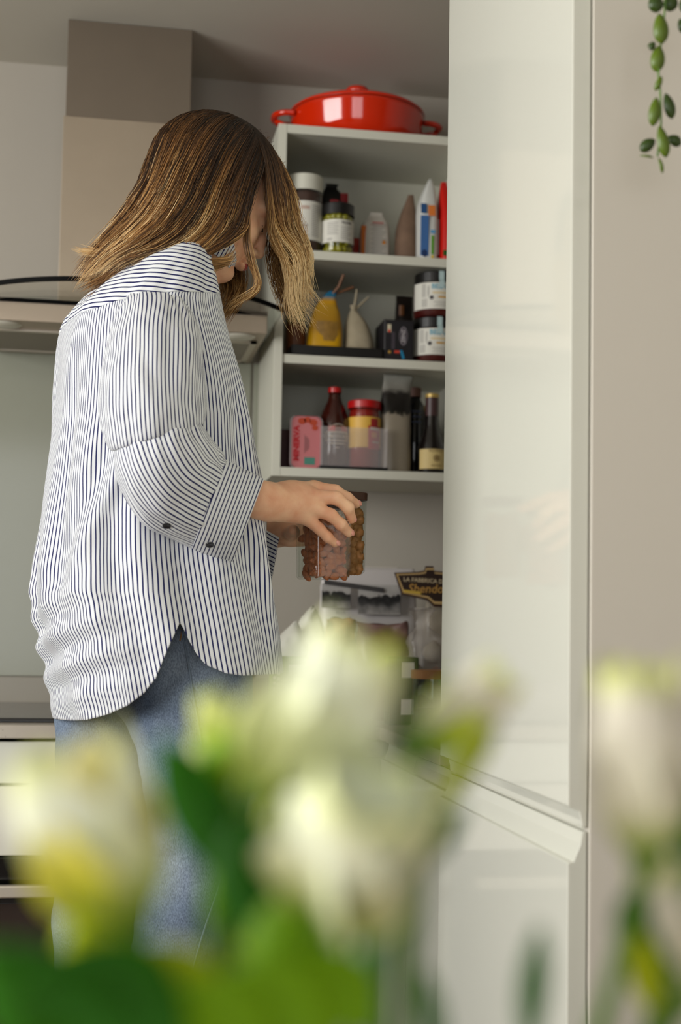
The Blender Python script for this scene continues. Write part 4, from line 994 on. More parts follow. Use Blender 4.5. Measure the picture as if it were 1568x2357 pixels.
# hem: photo row reached at each angle (0 = her front, 90 = her right side towards the camera, 180 = her back)
HEM = [(-180, 1662), (-150, 1640), (-120, 1560), (-95, 1445), (-85, 1450), (-60, 1530), (0, 1540), (40, 1541), (66, 1539), (76, 1526), (82, 1507), (87, 1470), (90.5, 1428), (94, 1478), (98, 1528), (105, 1578), (114, 1608), (124, 1627), (142, 1645), (180, 1664)]
NT, NV = 300, 190
YR_OFF = .015
def fold(theta, y):
    s = 0
    v = Vector((math.cos(theta)*1.6, math.sin(theta)*1.6, y*.0016))
    s += .0085*noise.noise(v*2.1+Vector((3.1, 0, 0)))
    s += .0062*noise.noise(Vector((math.cos(theta)*5.0+y*.0022, math.sin(theta)*5.0, y*.0030)))
    s += .0014*noise.noise(Vector((math.cos(theta)*9-y*.003, math.sin(theta)*9, y*.004)))
    # drag folds at the small of the back, near the hem
    bk = max(0, -math.cos(theta))**2
    s += .006*bk*math.exp(-((y-1500)/110)**2)*math.sin((y-1380)*.085+6*math.sin(theta))
    # soft vertical drapes falling from the sleeve
    s += .006*math.exp(-((y-1250)/230)**2)*math.sin(theta*11+.004*y)
    dd_ = math.degrees(theta)-(112+38*(y-1000)/330); wy = math.exp(-((y-1150)/190)**2)
    s += wy*(.011*math.exp(-(dd_/7)**2)-.008*math.exp(-((dd_-13)/8)**2))
    d2_ = math.degrees(theta)-(70-22*(y-1050)/300); s += .007*math.exp(-((y-1250)/160)**2)*math.exp(-(d2_/6)**2)
    return s
def torso_point(theta, y, off=0):
    xl, xr, bb = interp(TORSO, y)
    pl_, pr_ = at(xl, y, YP+YR_OFF), at(xr, y, YP+YR_OFF); c = (pl_+pr_)/2; w = (pr_-pl_).length/2
    nx = 2.45; qx = nx/(nx-1); ps = math.radians(18)
    a = max(1e-5, w**qx-(bb*math.sin(ps))**qx)**(1/qx)/math.cos(ps)
    e = 2/nx; ct, st = math.cos(theta), math.sin(theta)
    fx = math.copysign(abs(ct)**e, ct); fy = math.copysign(abs(st)**e, st)
    q = fold(theta, y)*min(1, max(0, (y-590)/120))+off
    d = TF*(fx*a)+TL*(fy*bb)
    dn = d.normalized()
    return c+d+dn*q
rows_up = [575+ (755-575)*i/34 for i in range(35)]
def yoke_line(theta):
    dg = (math.degrees(theta)+180) % 360-180
    return 752 if dg > 150 or dg < -150 else (752-(150-abs(dg))*.5)
_arc = [0.0]; _pp = None
for _i in range(361):
    _q = torso_point(math.radians(-90+_i), 1120); _q2 = Vector((_q.x, _q.y, 0))
    if _pp is not None: _arc.append(_arc[-1]+(_q2-_pp).length)
    _pp = _q2
def arc(th): return float(np.interp(math.degrees(th), range(-90, 271), _arc))
def torso_grid(top_fn, bot_fn, nv, kind, cref=1.24, n=NT, off=0, t0=-math.pi/2, t1=1.5*math.pi):
    vs = []; us = []; m = n+1
    for k in range(nv+1):
        for i in range(m):
            th = t0+(t1-t0)*i/n; y0, y1 = top_fn(th), bot_fn(th); y = y0+(y1-y0)*k/nv
            p_ = torso_point(th, y, off); vs.append(p_)
            if kind == 'vertical': us.append((arc(th)*.98+.004*noise.noise(p_*9), k/nv))
            else: us.append(((y-575)/1480.0*.92+.035*(i/n)+.003*noise.noise(p_*11), th))
    fs = [(k*m+i, k*m+i+1, (k+1)*m+i+1, (k+1)*m+i) for k in range(nv) for i in range(n)]
    return vs, fs, us
def theta_at(px, py):
    best = min(range(-30, 241), key=lambda d_: (abs(proj(torso_point(math.radians(d_), py))[0]-px) if torso_point(math.radians(d_), py).y < YP+.05 else 1e9))
    return best
HEM_PX = [(600, 1540), (560, 1541), (520, 1536), (480, 1520), (452, 1493), (432, 1465), (413, 1428), (398, 1465), (380, 1504), (356, 1548), (330, 1580), (290, 1607), (250, 1626), (200, 1643), (150, 1655)]
_hp = sorted([(theta_at(a, b), b) for a, b in HEM_PX])
_hp = [(-90, 1450), (-80, 1455), (-50, 1530), (-20, 1540)]+[h for h in _hp if -15 < h[0] < 205]+[(210, 1662), (235, 1620), (255, 1500), (270, 1450)]
def hem(th):
    return np.interp(math.degrees(th), [h[0] for h in _hp], [h[1] for h in _hp])
sol = lambda o, th=.0012: o.modifiers.new('cloth', 'SOLIDIFY').__setattr__('thickness', th)
vs, fs, us = torso_grid(lambda t: yoke_line(t), hem, NV, 'vertical')
o = mesh_obj('shirt_body', vs, fs, M_SHIRT, shirt, us, True); sol(o)
SHIRT_BVH = BVHTree.FromPolygons([tuple(v) for v in vs], fs)
vs, fs, us = torso_grid(lambda t: 575, lambda t: yoke_line(t)+4, 44, 'yoke', off=.0012)
o = mesh_obj('yoke', vs, fs, M_SHIRT, shirt, us, True); sol(o)
# collar
cv = []; cu = []; NC = 60
for k in range(7):
    for i in range(NC+1):
        a = 2*math.pi*i/NC; r_ = .063+.006*k/6; up_ = k/6
        base = W(434, 592)+TF*(math.cos(a)*r_*1.02)+TL*(math.sin(a)*r_)+Vector((0, 0, -.022*math.cos(a)))
        top = base+Vector((.018, 0, .040))+TF*(-.004*math.cos(a))
        cv.append(base.lerp(top, up_)); cu.append((a*.065, up_))
o = mesh_obj('collar', cv, [(k*(NC+1)+i, k*(NC+1)+i+1, (k+1)*(NC+1)+i+1, (k+1)*(NC+1)+i) for k in range(6) for i in range(NC)], M_SHIRT, shirt, cu, True); sol(o, .002)
def sleeve(name, rows, n=84, sub=14, cref=.46, kind='vertical', foldamp=.0045, seed=0, twist=0, vlen=None, parent=shirt):
    """tube whose rings run between two silhouette points A and B at depth dY, bulging rd towards and away from the camera"""
    P = catmull(rows, sub); vs = []; us = []; m = n+1; acc = 0; prev = None
    for k, (ax, ay, bx, by, dY, rd) in enumerate(P):
        A, B = W(ax, ay, dY), W(bx, by, dY); c = (A+B)/2; e1 = (A-B)/2; vd = (c-CAM).normalized(); e2 = vd*rd
        if prev is not None: acc += (c-prev).length
        prev = c
        for i in range(m):
            a = 2*math.pi*i/n; p_ = c+e1*math.cos(a)+e2*math.sin(a); dn = (p_-c).normalized()
            q = foldamp*(noise.noise(Vector((math.cos(a)*2+seed, math.sin(a)*2, acc*9)))+.7*noise.noise(Vector((math.cos(a)*5+seed+acc*6, math.sin(a)*5, acc*22))))
            p_ = p_+dn*q; vs.append(p_)
            if kind == 'vertical': us.append(((a-1.5*math.pi)*(e1.length+rd)*.5+.003*noise.noise(p_*13), acc))
            else: us.append((acc*(1+.0)+.002*noise.noise(p_*12), i/n))
    L = len(P)
    fs = [(k*m+i, k*m+i+1, (k+1)*m+i+1, (k+1)*m+i) for k in range(L-1) for i in range(n)]
    o = mesh_obj(name, vs, fs, M_SHIRT, parent, us, True); sol(o)
    return o, vs, fs
# lower sleeve first (the upper one hangs over it)
LOW = [(425, 950, 268, 1005, -.215, .046), (445, 962, 262, 1050, -.226, .056), (462, 985, 266, 1098, -.226, .062), (482, 1012, 285, 1150, -.220, .064), (500, 1036, 325, 1200, -.208, .064), (512, 1052, 382, 1232, -.192, .062), (521, 1063, 447, 1260, -.172, .060)]
o, lv, lf = sleeve('lower_sleeve', LOW, cref=.50, foldamp=.005, seed=3.3)
CUFF = [(519, 1061, 443, 1259, -.173, .062), (545, 1073, 468, 1272, -.163, .064), (575, 1086, 500, 1286, -.150, .064), (607, 1104, 533, 1298, -.134, .062)]
o, cfv, cff = sleeve('cuff', CUFF, kind='around', foldamp=.0022, seed=5.2, sub=10)
UP = [(318, 660, 400, 664, -.128, .012), (292, 682, 428, 690, -.142, .040), (266, 732, 450, 734, -.158, .064), (246, 795, 464, 785, -.176, .078), (233, 870, 470, 855, -.192, .084), (231, 940, 474, 910, -.202, .084), (240, 1000, 474, 950, -.208, .080), (254, 1035, 468, 976, -.212, .072), (272, 1036, 452, 975, -.214, .056)]
o, uv_, uf_ = sleeve('upper_sleeve', UP, cref=.52, foldamp=.0042, seed=8.1)
FARS = [(420, 720, 360, 720, .15, .06), (470, 820, 380, 860, .19, .07), (520, 960, 420, 1040, .21, .07), (560, 1080, 470, 1190, .20, .065), (606, 1160, 566, 1310, .165, .06), (650, 1198, 624, 1342, .125, .055)]
o, _, _ = sleeve('far_sleeve', FARS, cref=.46, foldamp=.004, seed=2.2)
CUFF_BVH = BVHTree.FromPolygons([tuple(v) for v in lv+cfv], lf+[tuple(i+len(lv) for i in f) for f in cff])
def hit(bvh, px, py):
    d = ray(px, py).normalized(); l, nn, i, dist = bvh.ray_cast(CAM, d)
    return (l, nn) if l is not None else (None, None)
M_BUTTON = mat('button_dark', (26, 24, 30), .3)
for px, py in ((384, 1208), (483, 1252)):
    l, nn = hit(CUFF_BVH, px, py)
    if l is None: continue
    if nn.dot(CAM-l) < 0: nn = -nn
    R_ = nn.to_track_quat('Z', 'Y').to_matrix()
    b_ = MB(); pr_ = [(0, .0022), (.0035, .0022), (.0045, .0030), (.0058, .0024), (.0060, .0006), (.0058, 0)]; bq = MB().lathe(pr_, 20)
    b_.add([l+R_ @ Vector(v) for v in bq.v], bq.f); b_.build('button', M_BUTTON, shirt, smooth=True)

# ---- jeans
def denim_material():
    m = bpy.data.materials.new('denim'); m.use_nodes = True; nt = m.node_tree; b = nt.nodes['Principled BSDF']
    tc = nt.nodes.new('ShaderNodeTexCoord')
    n = nt.nodes.new('ShaderNodeTexNoise'); n.inputs['Scale'].default_value = 7; n.inputs['Detail'].default_value = 4
    n2 = nt.nodes.new('ShaderNodeTexNoise'); n2.inputs['Scale'].default_value = 900; n2.inputs['Detail'].default_value = 2
    mp = nt.nodes.new('ShaderNodeMapping'); mp.inputs['Scale'].default_value = (1, 1, .35); nt.links.new(tc.outputs['Object'], mp.inputs['Vector'])
    nt.links.new(tc.outputs['Object'], n.inputs['Vector']); nt.links.new(mp.outputs[0], n2.inputs['Vector'])
    r = nt.nodes.new('ShaderNodeValToRGB'); nt.links.new(n.outputs['Fac'], r.inputs[0])
    r.color_ramp.elements[0].position = .3; r.color_ramp.elements[0].color = rgb(82, 98, 120); r.color_ramp.elements[1].position = .72; r.color_ramp.elements[1].color = rgb(140, 153, 167)
    r2 = nt.nodes.new('ShaderNodeValToRGB'); nt.links.new(n2.outputs['Fac'], r2.inputs[0])
    r2.color_ramp.elements[0].position = .35; r2.color_ramp.elements[0].color = (.62, .62, .66, 1); r2.color_ramp.elements[1].position = .65; r2.color_ramp.elements[1].color = (1.2, 1.2, 1.2, 1)
    mx = nt.nodes.new('ShaderNodeMix'); mx.data_type = 'RGBA'; mx.blend_type = 'MULTIPLY'; mx.inputs[0].default_value = 1
    nt.links.new(r.outputs[0], mx.inputs[6]); nt.links.new(r2.outputs[0], mx.inputs[7]); nt.links.new(mx.outputs[2], b.inputs['Base Color'])
    b.inputs['Roughness'].default_value = .9; b.inputs['Specular IOR Level'].default_value = .1
    bp = nt.nodes.new('ShaderNodeBump'); bp.inputs['Strength'].default_value = .3; bp.inputs['Distance'].default_value = .001
    nt.links.new(n2.outputs['Fac'], bp.inputs['Height']); nt.links.new(bp.outputs['Normal'], b.inputs['Normal'])
    return m
M_DENIM = denim_material()
js = SDF((-.16, 1.84, .17), (.40, 2.44, 1.12), .0045)
for s_ in (-1, 1): js.cone(W(345, 1360, .045*s_), W(345, 1500, .06*s_), .090, .100, .03)
js.cone(W(432, 1480, -.075), W(432, 1620, -.075), .090, .090, .03)
js.chain([W(432, 1600, -.075), W(452, 1760, -.085), W(452, 1900, -.095)], [.090, .079, .068], .02)
js.ell(W(376, 1932, -.09), (.022, .055, .020), None, .012)
js.chain([W(446, 1945, -.095), W(428, 2080, -.095), W(412, 2230, -.09), W(395, 2440, -.08)], [.065, .0665, .070, .074], .012)
js.chain([W(260, 1560, .075), W(248, 1750, .085), W(237, 1960, .10), W(232, 2110, .105), W(236, 2330, .11), W(240, 2580, .115)], [.092, .076, .072, .071, .072, .075], .02)
V_, F_ = js.mesh()
V_ = V_.copy()
for i in range(len(V_)):
    v = V_[i]; nz = noise.noise(Vector((v[0]*14, v[1]*14, v[2]*9)))*.004+noise.noise(Vector((v[0]*34, v[1]*34, v[2]*44)))*.0018
    V_[i, 0] += nz; V_[i, 1] += nz*.7
jeans = np_mesh('jeans', V_, F_, M_DENIM, person)
JB = BVHTree.FromPolygons([tuple(v) for v in V_], [tuple(f) for f in F_])
def seam(name, pxs, m, r_, lift=.0006):
    pts_ = []
    for a in catmull(pxs, 8):
        l, nn = hit(JB, a[0], a[1])
        if l is not None: pts_.append(l+(CAM-l).normalized()*lift)
    if len(pts_) > 3: MB().tube(pts_, r_, 6).build(name, m, jeans, smooth=True)
M_SEAM = mat('denim_seam', (108, 122, 138), .9); M_STITCH = mat('stitch_tan', (150, 110, 60), .8)
seam('side_seam', [(418, 1450), (432, 1520), (445, 1600), (462, 1700), (480, 1830), (486, 1920)], M_SEAM, .0016)
seam('side_seam', [(520, 1975), (500, 2050), (470, 2140), (445, 2230), (420, 2345)], M_SEAM, .0016)
seam('inner_seam', [(300, 1850), (303, 1950), (300, 2050), (296, 2150)], M_STITCH, .0009)
seam('pocket_stitch', [(418, 1448), (417, 1462), (414, 1475)], M_STITCH, .0011)
del js
# shoes
for A in (AN, AF):
    sh = SDF(tuple(A+Vector((-.10, -.08, -.12))), tuple(A+Vector((.25, .08, .03))), .004)
    sh.chain([A+Vector((-.018, 0, -.055)), A+Vector((.08, 0, -.056)), A+Vector((.158, 0, -.068))], [.040, .042, .027], .02)
    sh.cone(A+Vector((-.01, 0, -.045)), A+Vector((0, 0, -.015)), .042, .042, .01)
    a_, b_ = sh.mesh(); a_[:, 2] = np.maximum(a_[:, 2], A.z-.098); np_mesh('shoe', a_, b_, mat('shoe_white', (206, 200, 190), .6), person)

# ---- step stool (she stands on its two treads)
zn, zf = AN.z-.099, AF.z-.099
st = thing('step_stool', (.05, 2.12, 0), 'low two-tread white step stool under the person', 'step stool')
def sl(o): o.location = (-.05, -2.12, 0); return o
M_STOOL = mat('stool_white', (210, 206, 196), .5)
sl(box('upper_tread', AN.x-.09, AN.x+.21, AN.y-.11, AN.y+.075, zn-.022, zn, M_STOOL, st, .003))
sl(box('lower_tread', AF.x-.09, AF.x+.21, AF.y-.085, AF.y+.11, zf-.022, zf, M_STOOL, st, .003))
for a, b_, z in ((AN.x-.08, AN.y-.10, zn), (AN.x+.17, AN.y-.10, zn), (AN.x-.08, AN.y+.045, zn), (AN.x+.17, AN.y+.045, zn)): sl(box('leg', a, a+.03, b_, b_+.03, 0, z-.022, M_STOOL, st, .002))
for a, b_, z in ((AF.x-.08, AF.y-.06, zf), (AF.x+.17, AF.y-.06, zf), (AF.x-.08, AF.y+.07, zf), (AF.x+.17, AF.y+.07, zf)): sl(box('leg', a, a+.03, b_, b_+.03, 0, z-.022, M_STOOL, st, .002))

# ---- hair: sheets of strands combed between guide curves, over a dark scalp
def hair_material():
    m = bpy.data.materials.new('hair'); m.use_nodes = True; nt = m.node_tree; b = nt.nodes['Principled BSDF']
    uv = nt.nodes.new('ShaderNodeUVMap'); sp = nt.nodes.new('ShaderNodeSeparateXYZ'); nt.links.new(uv.outputs[0], sp.inputs[0])
    r = nt.nodes.new('ShaderNodeValToRGB'); nt.links.new(sp.outputs[0], r.inputs[0])
    st = [(0, (22, 14, 9)), (.22, (46, 29, 16)), (.45, (84, 55, 29)), (.65, (142, 98, 52)), (.85, (208, 162, 100)), (1, (246, 214, 160))]
    while len(r.color_ramp.elements) < len(st): r.color_ramp.elements.new(.5)
    for e, (p, c) in zip(r.color_ramp.elements, st): e.position = p; e.color = rgb(*c)
    nt.links.new(r.outputs[0], b.inputs['Base Color']); b.inputs['Roughness'].default_value = .42; b.inputs['Specular IOR Level'].default_value = .45
    return m
M_HAIR = hair_material()
HV = []; HFc = []; HUV = []
def strand(pts, tones, r0, nseg):
    base = len(HV); n = len(pts)
    for k in range(n):
        p = pts[k]; t = (pts[min(k+1, n-1)]-pts[max(k-1, 0)]); t = t.normalized() if t.length > 1e-9 else Vector((0, 0, -1))
        a = t.cross(_f); a = a.normalized() if a.length > 1e-6 else Vector((1, 0, 0)); b = t.cross(a)
        r = r0*(1.0 if k < n-3 else (.7, .4, .12)[k-n+3])
        for i in range(3):
            an = 2.0944*i; q = p+a*(r*math.cos(an))+b*(r*math.sin(an)); HV.append((q.x, q.y, q.z)); HUV.append((tones[k], k/n))
    for k in range(n-1):
        for i in range(3):
            j = (i+1) % 3; HFc.append((base+k*3+i, base+k*3+j, base+(k+1)*3+j, base+(k+1)*3+i))
rh = random.Random(11)
def skull_push(p, extra, lift=0):
    d = p-HC; f, u, l = d.dot(HF)+.014, d.dot(HU)-.022, d.dot(HL)
    q = math.sqrt((f/.100)**2+(u/.092)**2+(l/(.078+lift))**2); m = 1.015+extra
    if q < m and q > 1e-4: return p+(HF*f+HU*u+HL*l)*(m/q-1)
    return p
def sheet(guides, count, spread=.004, tone=(.12, .75), tone_jit=.18, wave=.004, r=.00042, seed=0, clump=26, n=22, start=0.0, flare=1.0, root_dark=.75):
    """guides: lists of (px, py, dY) from root to tip; strands run between neighbouring guides, gathered in clumps"""
    G = []
    for g in guides:
        c = catmull(g, 6); m = len(c); q = []
        for k in range(n):
            f = k/(n-1)*(m-1); i = min(int(f), m-2); t = f-i; v = c[i]*(1-t)+c[i+1]*t; q.append(W(v[0], v[1], v[2]))
        G.append(q)
    N = len(G)-1
    cl = [(rh.random(), rh.uniform(-1, 1), rh.uniform(-1, 1), rh.uniform(-.5, .5), rh.random()) for _ in range(clump)]
    for s_ in range(count):
        c = cl[rh.randrange(clump)]
        s = min(.9999, max(0, c[0]+rh.gauss(0, .35/clump*max(1, N)**.5))); f = s*N; i = min(int(f), N-1) if N > 0 else 0; t = f-i
        ox, oy, oz = (rh.gauss(0, 1)*spread for _ in range(3))
        light = noise.noise(Vector((s*19+seed, seed*3.7, c[4]*5)))*.55+c[3]*.35+rh.gauss(0, .10)
        ph = rh.uniform(0, 6.3); ln = rh.uniform(.74, 1.0)
        pts = []; tones = []; carry = Vector((0, 0, 0)); rad_out = rh.uniform(0, .10)
        for k in range(n):
            u = k/(n-1)*ln; kk = u*(n-1); a = min(int(kk), n-2); w = kk-a
            g0 = G[i][a].lerp(G[i][a+1], w); p = g0.lerp(G[i+1][a].lerp(G[i+1][a+1], w), t) if N > 0 else g0
            g = min(1, u*3)*(.45+.55*flare*u)
            wv = math.sin(u*8+c[4]*6.3+.3*ph)*wave*u+noise.noise(Vector((u*4, ph, c[4]*9)))*wave*.8*u
            p = p+Vector((ox*g+wv, oy*g+c[1]*.006*min(1, u*4), oz*g+wv*.7+c[2]*.003*u))
            e_ = min(1, max(0, (u-.04)/.30)); dl = skull_push(p, rad_out, .018*e_*e_*(3-2*e_))-p
            if dl.length < carry.length*.86: dl = carry*.86
            carry = dl; pts.append(p+dl)
            tn = tone[0]+(tone[1]-tone[0])*min(1, max(0, (u-.0)/.8))**root_dark+light*(.35+.65*min(1, u*2.2))*tone_jit*3
            tones.append(min(1, max(0, tn)))
        strand(pts, tones, r*rh.uniform(.7, 1.25), n)
# near side, from the parting over the ear to the shoulder blades
NEAR = [
 [(592, 352, -.035), (590, 400, -.070), (575, 450, -.086), (562, 500, -.092), (556, 535, -.094), (520, 560, -.094), (470, 580, -.092), (440, 612, -.088)],
 [(582, 338, -.035), (566, 395, -.078), (548, 450, -.092), (532, 505, -.098), (505, 548, -.100), (465, 578, -.100), (438, 600, -.098), (470, 612, -.092)],
 [(570, 326, -.030), (545, 385, -.078), (522, 445, -.094), (502, 505, -.100), (470, 552, -.102), (430, 580, -.104), (390, 592, -.106), (352, 590, -.108)],
 [(556, 314, -.022), (516, 365, -.070), (488, 428, -.090), (462, 490, -.098), (425, 543, -.102), (375, 575, -.106), (320, 592, -.104), (276, 618, -.098)],
 [(540, 304, -.014), (492, 346, -.058), (452, 406, -.080), (420, 470, -.090), (378, 528, -.092), (320, 568, -.090), (262, 602, -.082), (222, 640, -.076)],
 [(524, 297, -.006), (466, 328, -.042), (422, 382, -.064), (386, 440, -.072), (344, 500, -.072), (290, 548, -.068), (238, 596, -.060), (192, 655, -.054)],
 [(510, 293, .004), (446, 316, -.022), (400, 366, -.040), (366, 422, -.046), (328, 474, -.044), (288, 524, -.040), (236, 580, -.036), (184, 650, -.032)],
 [(498, 292, .016), (428, 316, .0), (382, 372, -.010), (350, 430, -.014), (318, 474, -.014), (284, 512, -.012), (236, 560, -.010), (190, 610, -.008)]]
sheet(NEAR, 2700, spread=.0035, tone=(.0, .58), tone_jit=.40, wave=.012, seed=1, clump=70)
sheet(NEAR[:3], 300, spread=.0024, tone=(.12, 1.0), tone_jit=.2, wave=.007, seed=31, clump=12, root_dark=.8)
sheet(NEAR, 900, spread=.0022, tone=(.12, 1.15), tone_jit=.2, wave=.006, seed=3, clump=17, root_dark=.6)
sheet(NEAR[2:], 620, spread=.007, tone=(.08, .72), tone_jit=.34, wave=.009, seed=4, clump=26)
# outline of the back of the head with the flicked ends
sheet([[(498, 291, .02), (430, 312, .01), (382, 370, .0), (348, 432, .0), (312, 466, -.004), (322, 480, -.006), (350, 478, -.01), (376, 468, -.014)],
       [(500, 291, .02), (432, 316, .01), (386, 376, .0), (352, 440, .0), (322, 476, -.004), (290, 500, -.006), (262, 530, -.01), (232, 552, -.012)]], 240, spread=.004, tone=(.2, .9), wave=.004, seed=6, clump=12)
sheet([[(440, 420, -.05), (380, 490, -.06), (320, 545, -.06), (262, 574, -.055), (212, 578, -.05), (165, 568, -.05)], [(430, 440, -.05), (376, 505, -.06), (316, 556, -.06), (258, 580, -.055), (210, 584, -.05), (168, 574, -.05)]], 110, spread=.003, tone=(.35, .95), wave=.003, seed=7, clump=6)
sheet([[(400, 520, -.08), (340, 570, -.08), (280, 612, -.075), (230, 640, -.065), (178, 664, -.06)], [(380, 560, -.08), (330, 590, -.08), (280, 622, -.075), (240, 645, -.065), (196, 668, -.06)]], 200, spread=.005, tone=(.3, .62), wave=.004, seed=8, clump=9)
# far side, seen past the chin
FARH = [[(560, 312, .02), (520, 360, .075), (470, 430, .092), (440, 520, .095), (452, 590, .092), (474, 640, .085), (482, 690, .08), (484, 745, .08)],
        [(572, 322, .02), (548, 400, .08), (520, 480, .095), (508, 560, .095), (520, 620, .09), (540, 665, .08), (535, 705, .075), (506, 748, .07)],
        [(590, 345, .02), (590, 420, .075), (575, 500, .085), (560, 580, .085), (566, 630, .08), (562, 670, .07), (535, 705, .065), (508, 735, .06)]]
sheet(FARH, 620, spread=.006, tone=(.12, .70), wave=.008, seed=9, clump=20)
# the lock that falls over the forehead and hangs in front of the shelves
FRONT = [[(566, 306, -.03), (596, 360, -.058), (606, 420, -.062), (616, 480, -.055), (632, 545, -.045), (662, 600, -.035), (668, 650, -.03), (662, 710, -.028), (688, 785, -.028)],
         [(562, 302, -.015), (610, 355, -.035), (630, 415, -.04), (644, 475, -.038), (652, 535, -.030), (682, 588, -.02), (694, 640, -.015), (706, 690, -.01), (745, 740, -.01)],
         [(556, 298, .0), (618, 350, -.01), (650, 410, -.012), (666, 465, -.012), (668, 520, -.008), (692, 572, 0), (702, 606, .004), (690, 650, .006), (672, 705, .006)],
         [(546, 293, .015), (610, 338, .02), (650, 392, .02), (674, 440, .018), (684, 482, .018), (682, 530, .018), (700, 582, .02), (696, 640, .02), (718, 712, .02)]]
sheet(FRONT, 1050, spread=.0034, tone=(.02, 1.12), tone_jit=.32, wave=.011, seed=12, clump=26, n=26)
sheet([[(566, 306, .03), (606, 350, .04), (628, 420, .05), (630, 500, .055), (622, 580, .05), (632, 640, .045), (655, 700, .04), (660, 735, .04)], [(552, 298, .04), (616, 350, .06), (656, 420, .07), (666, 500, .07), (672, 580, .06), (668, 640, .055), (664, 690, .05), (690, 760, .05)]], 420, spread=.006, tone=(.10, .72), wave=.007, seed=13, clump=14)
# wisps across the cheek
sheet([[(566, 420, -.085), (568, 500, -.090), (566, 548, -.088), (574, 598, -.085), (592, 640, -.08), (588, 668, -.078), (560, 686, -.072), (520, 716, -.068)], [(572, 430, -.08), (574, 505, -.088), (572, 556, -.086), (584, 606, -.082), (596, 640, -.078), (592, 664, -.075), (566, 690, -.07), (540, 700, -.066)]], 90, spread=.0028, tone=(.3, .85), wave=.004, seed=14, clump=6)
sheet([[(556, 470, -.095), (552, 520, -.098), (520, 556, -.100), (478, 580, -.100), (462, 598, -.098), (500, 604, -.094), (535, 594, -.09), (542, 570, -.088)], [(548, 480, -.095), (540, 530, -.098), (505, 562, -.100), (462, 586, -.100), (440, 606, -.098), (470, 618, -.094), (510, 600, -.09), (536, 578, -.088)]], 260, spread=.0035, tone=(.35, .85), wave=.003, seed=15, clump=12)
sheet([[(430, 585, -.10), (450, 592, -.102), (480, 600, -.10), (520, 600, -.096), (540, 596, -.09)], [(400, 598, -.10), (440, 612, -.10), (462, 628, -.098), (480, 628, -.095), (490, 620, -.09)]], 130, spread=.003, tone=(.4, .8), wave=.002, seed=16, clump=7)
# stray hairs
for k in range(90):
    a = rh.uniform(.3, 2.6); rr = rh.uniform(165, 178)
    x0, y0 = 500+rr*.85*math.cos(a), 455-rr*math.sin(a)
    g = [(x0-20, y0+14, 0), (x0+rh.uniform(-10, 14), y0-rh.uniform(0, 6), 0), (x0+rh.uniform(-26, 26)-30*math.cos(a*.5), y0+rh.uniform(10, 60), 0), (x0-40+rh.uniform(-30, 20), y0+rh.uniform(60, 130), -.01)]
    sheet([g, g], 1, spread=.003, tone=(.3, .6), wave=.004, r=.00018, seed=20+k, clump=1, n=12)
for k in range(60):
    x0 = rh.uniform(640, 690); g = [(x0-10, 470, -.02), (x0+rh.uniform(-10, 25), 530, -.02), (x0+rh.uniform(-20, 20), 600, -.02), (x0+rh.uniform(-20, 30), rh.uniform(640, 700), -.02)]
    sheet([g, g], 1, spread=.003, tone=(.5, .8), wave=.006, r=.00018, seed=120+k, clump=1, n=14)
hair = np_mesh('hair', np.array(HV), np.array(HFc), M_HAIR, person)
ul = hair.data.uv_layers.new(name='UVMap'); li = np.empty(len(hair.data.loops), np.int32); hair.data.loops.foreach_get('vertex_index', li)
ul.data.foreach_set('uv', np.asarray(HUV, np.float32)[li].ravel())
# scalp: the hair close to the skull, open at the face
sv = []; sf = []; NU, NW = 56, 36
for k in range(NW+1):
    t = math.pi*k/NW
    for i in range(NU):
        a = 2*math.pi*i/NU; d = Vector((math.sin(t)*math.cos(a), math.cos(t), math.sin(t)*math.sin(a)))
        sv.append(HP(-.014+.100*d.x, .022+.092*d.y, .078*d.z)+Vector((0, 0, 0)))
for k in range(NW):
    for i in range(NU):
        j = (i+1) % NU; t = math.pi*(k+.5)/NW; a = 2*math.pi*(i+.5)/NU; fx, uy = math.sin(t)*math.cos(a), math.cos(t)
        if fx > .30 and uy < .42 and abs(math.sin(t)*math.sin(a)) < .93: continue
        if uy < -.75: continue
        sf.append((k*NU+i, k*NU+j, (k+1)*NU+j, (k+1)*NU+i))
mesh_obj('scalp_hair', sv, sf, mat('hair_roots', (44, 29, 18), .55), person, smooth=True)

# ------------------------------------------------------------------ the two nut jars in her hands
def rsq(w, r, n=6):
    o = []
    for cx_, cy_, a0 in ((w-r, w-r, 0), (-w+r, w-r, 1), (-w+r, -w+r, 2), (w-r, -w+r, 3)):
        for i in range(n+1):
            a = math.pi/2*(a0+i/n); o.append((cx_+r*math.cos(a), cy_+r*math.sin(a)))
    return o
M_JARGLASS = thin_glass('jar_wall_glass', (248, 250, 248), .85)
def square_jar(loc, w, h, rz, lid_m, label, lid_h=.013, tilt=0):
    t = thing('nut_jar', loc, label, 'jar'); t.rotation_euler = (0, tilt, rz)
    o_ = rsq(w, .011, 9); i_ = rsq(w-.0022, .009, 9)
    R = [[Vector((x*.9, y*.9, 0)) for x, y in o_], [Vector((x, y, .004)) for x, y in o_], [Vector((x, y, h)) for x, y in o_], [Vector((x, y, h)) for x, y in i_], [Vector((x, y, .005)) for x, y in i_], [Vector((x*.9, y*.9, .0035)) for x, y in i_]]
    MB().rings(R, cap0=True, cap1=True).build('glass', M_JARGLASS, t)
    q = rsq(w+.0005, .011); R = [[Vector((x*s_, y*s_, z)) for x, y in q] for s_, z in ((.985, h+.0004), (1, h+.0016), (1, h+lid_h-.001), (.985, h+lid_h))]
    MB().rings(R, cap0=True, cap1=True).build('lid', lid_m, t, bevel=0)
    return t
M_LIDDARK = mat('lid_walnut', (70, 44, 30), .5)
JW, JH = .0325, .108
p = at(743, 1334, 2.098); zj = p.z
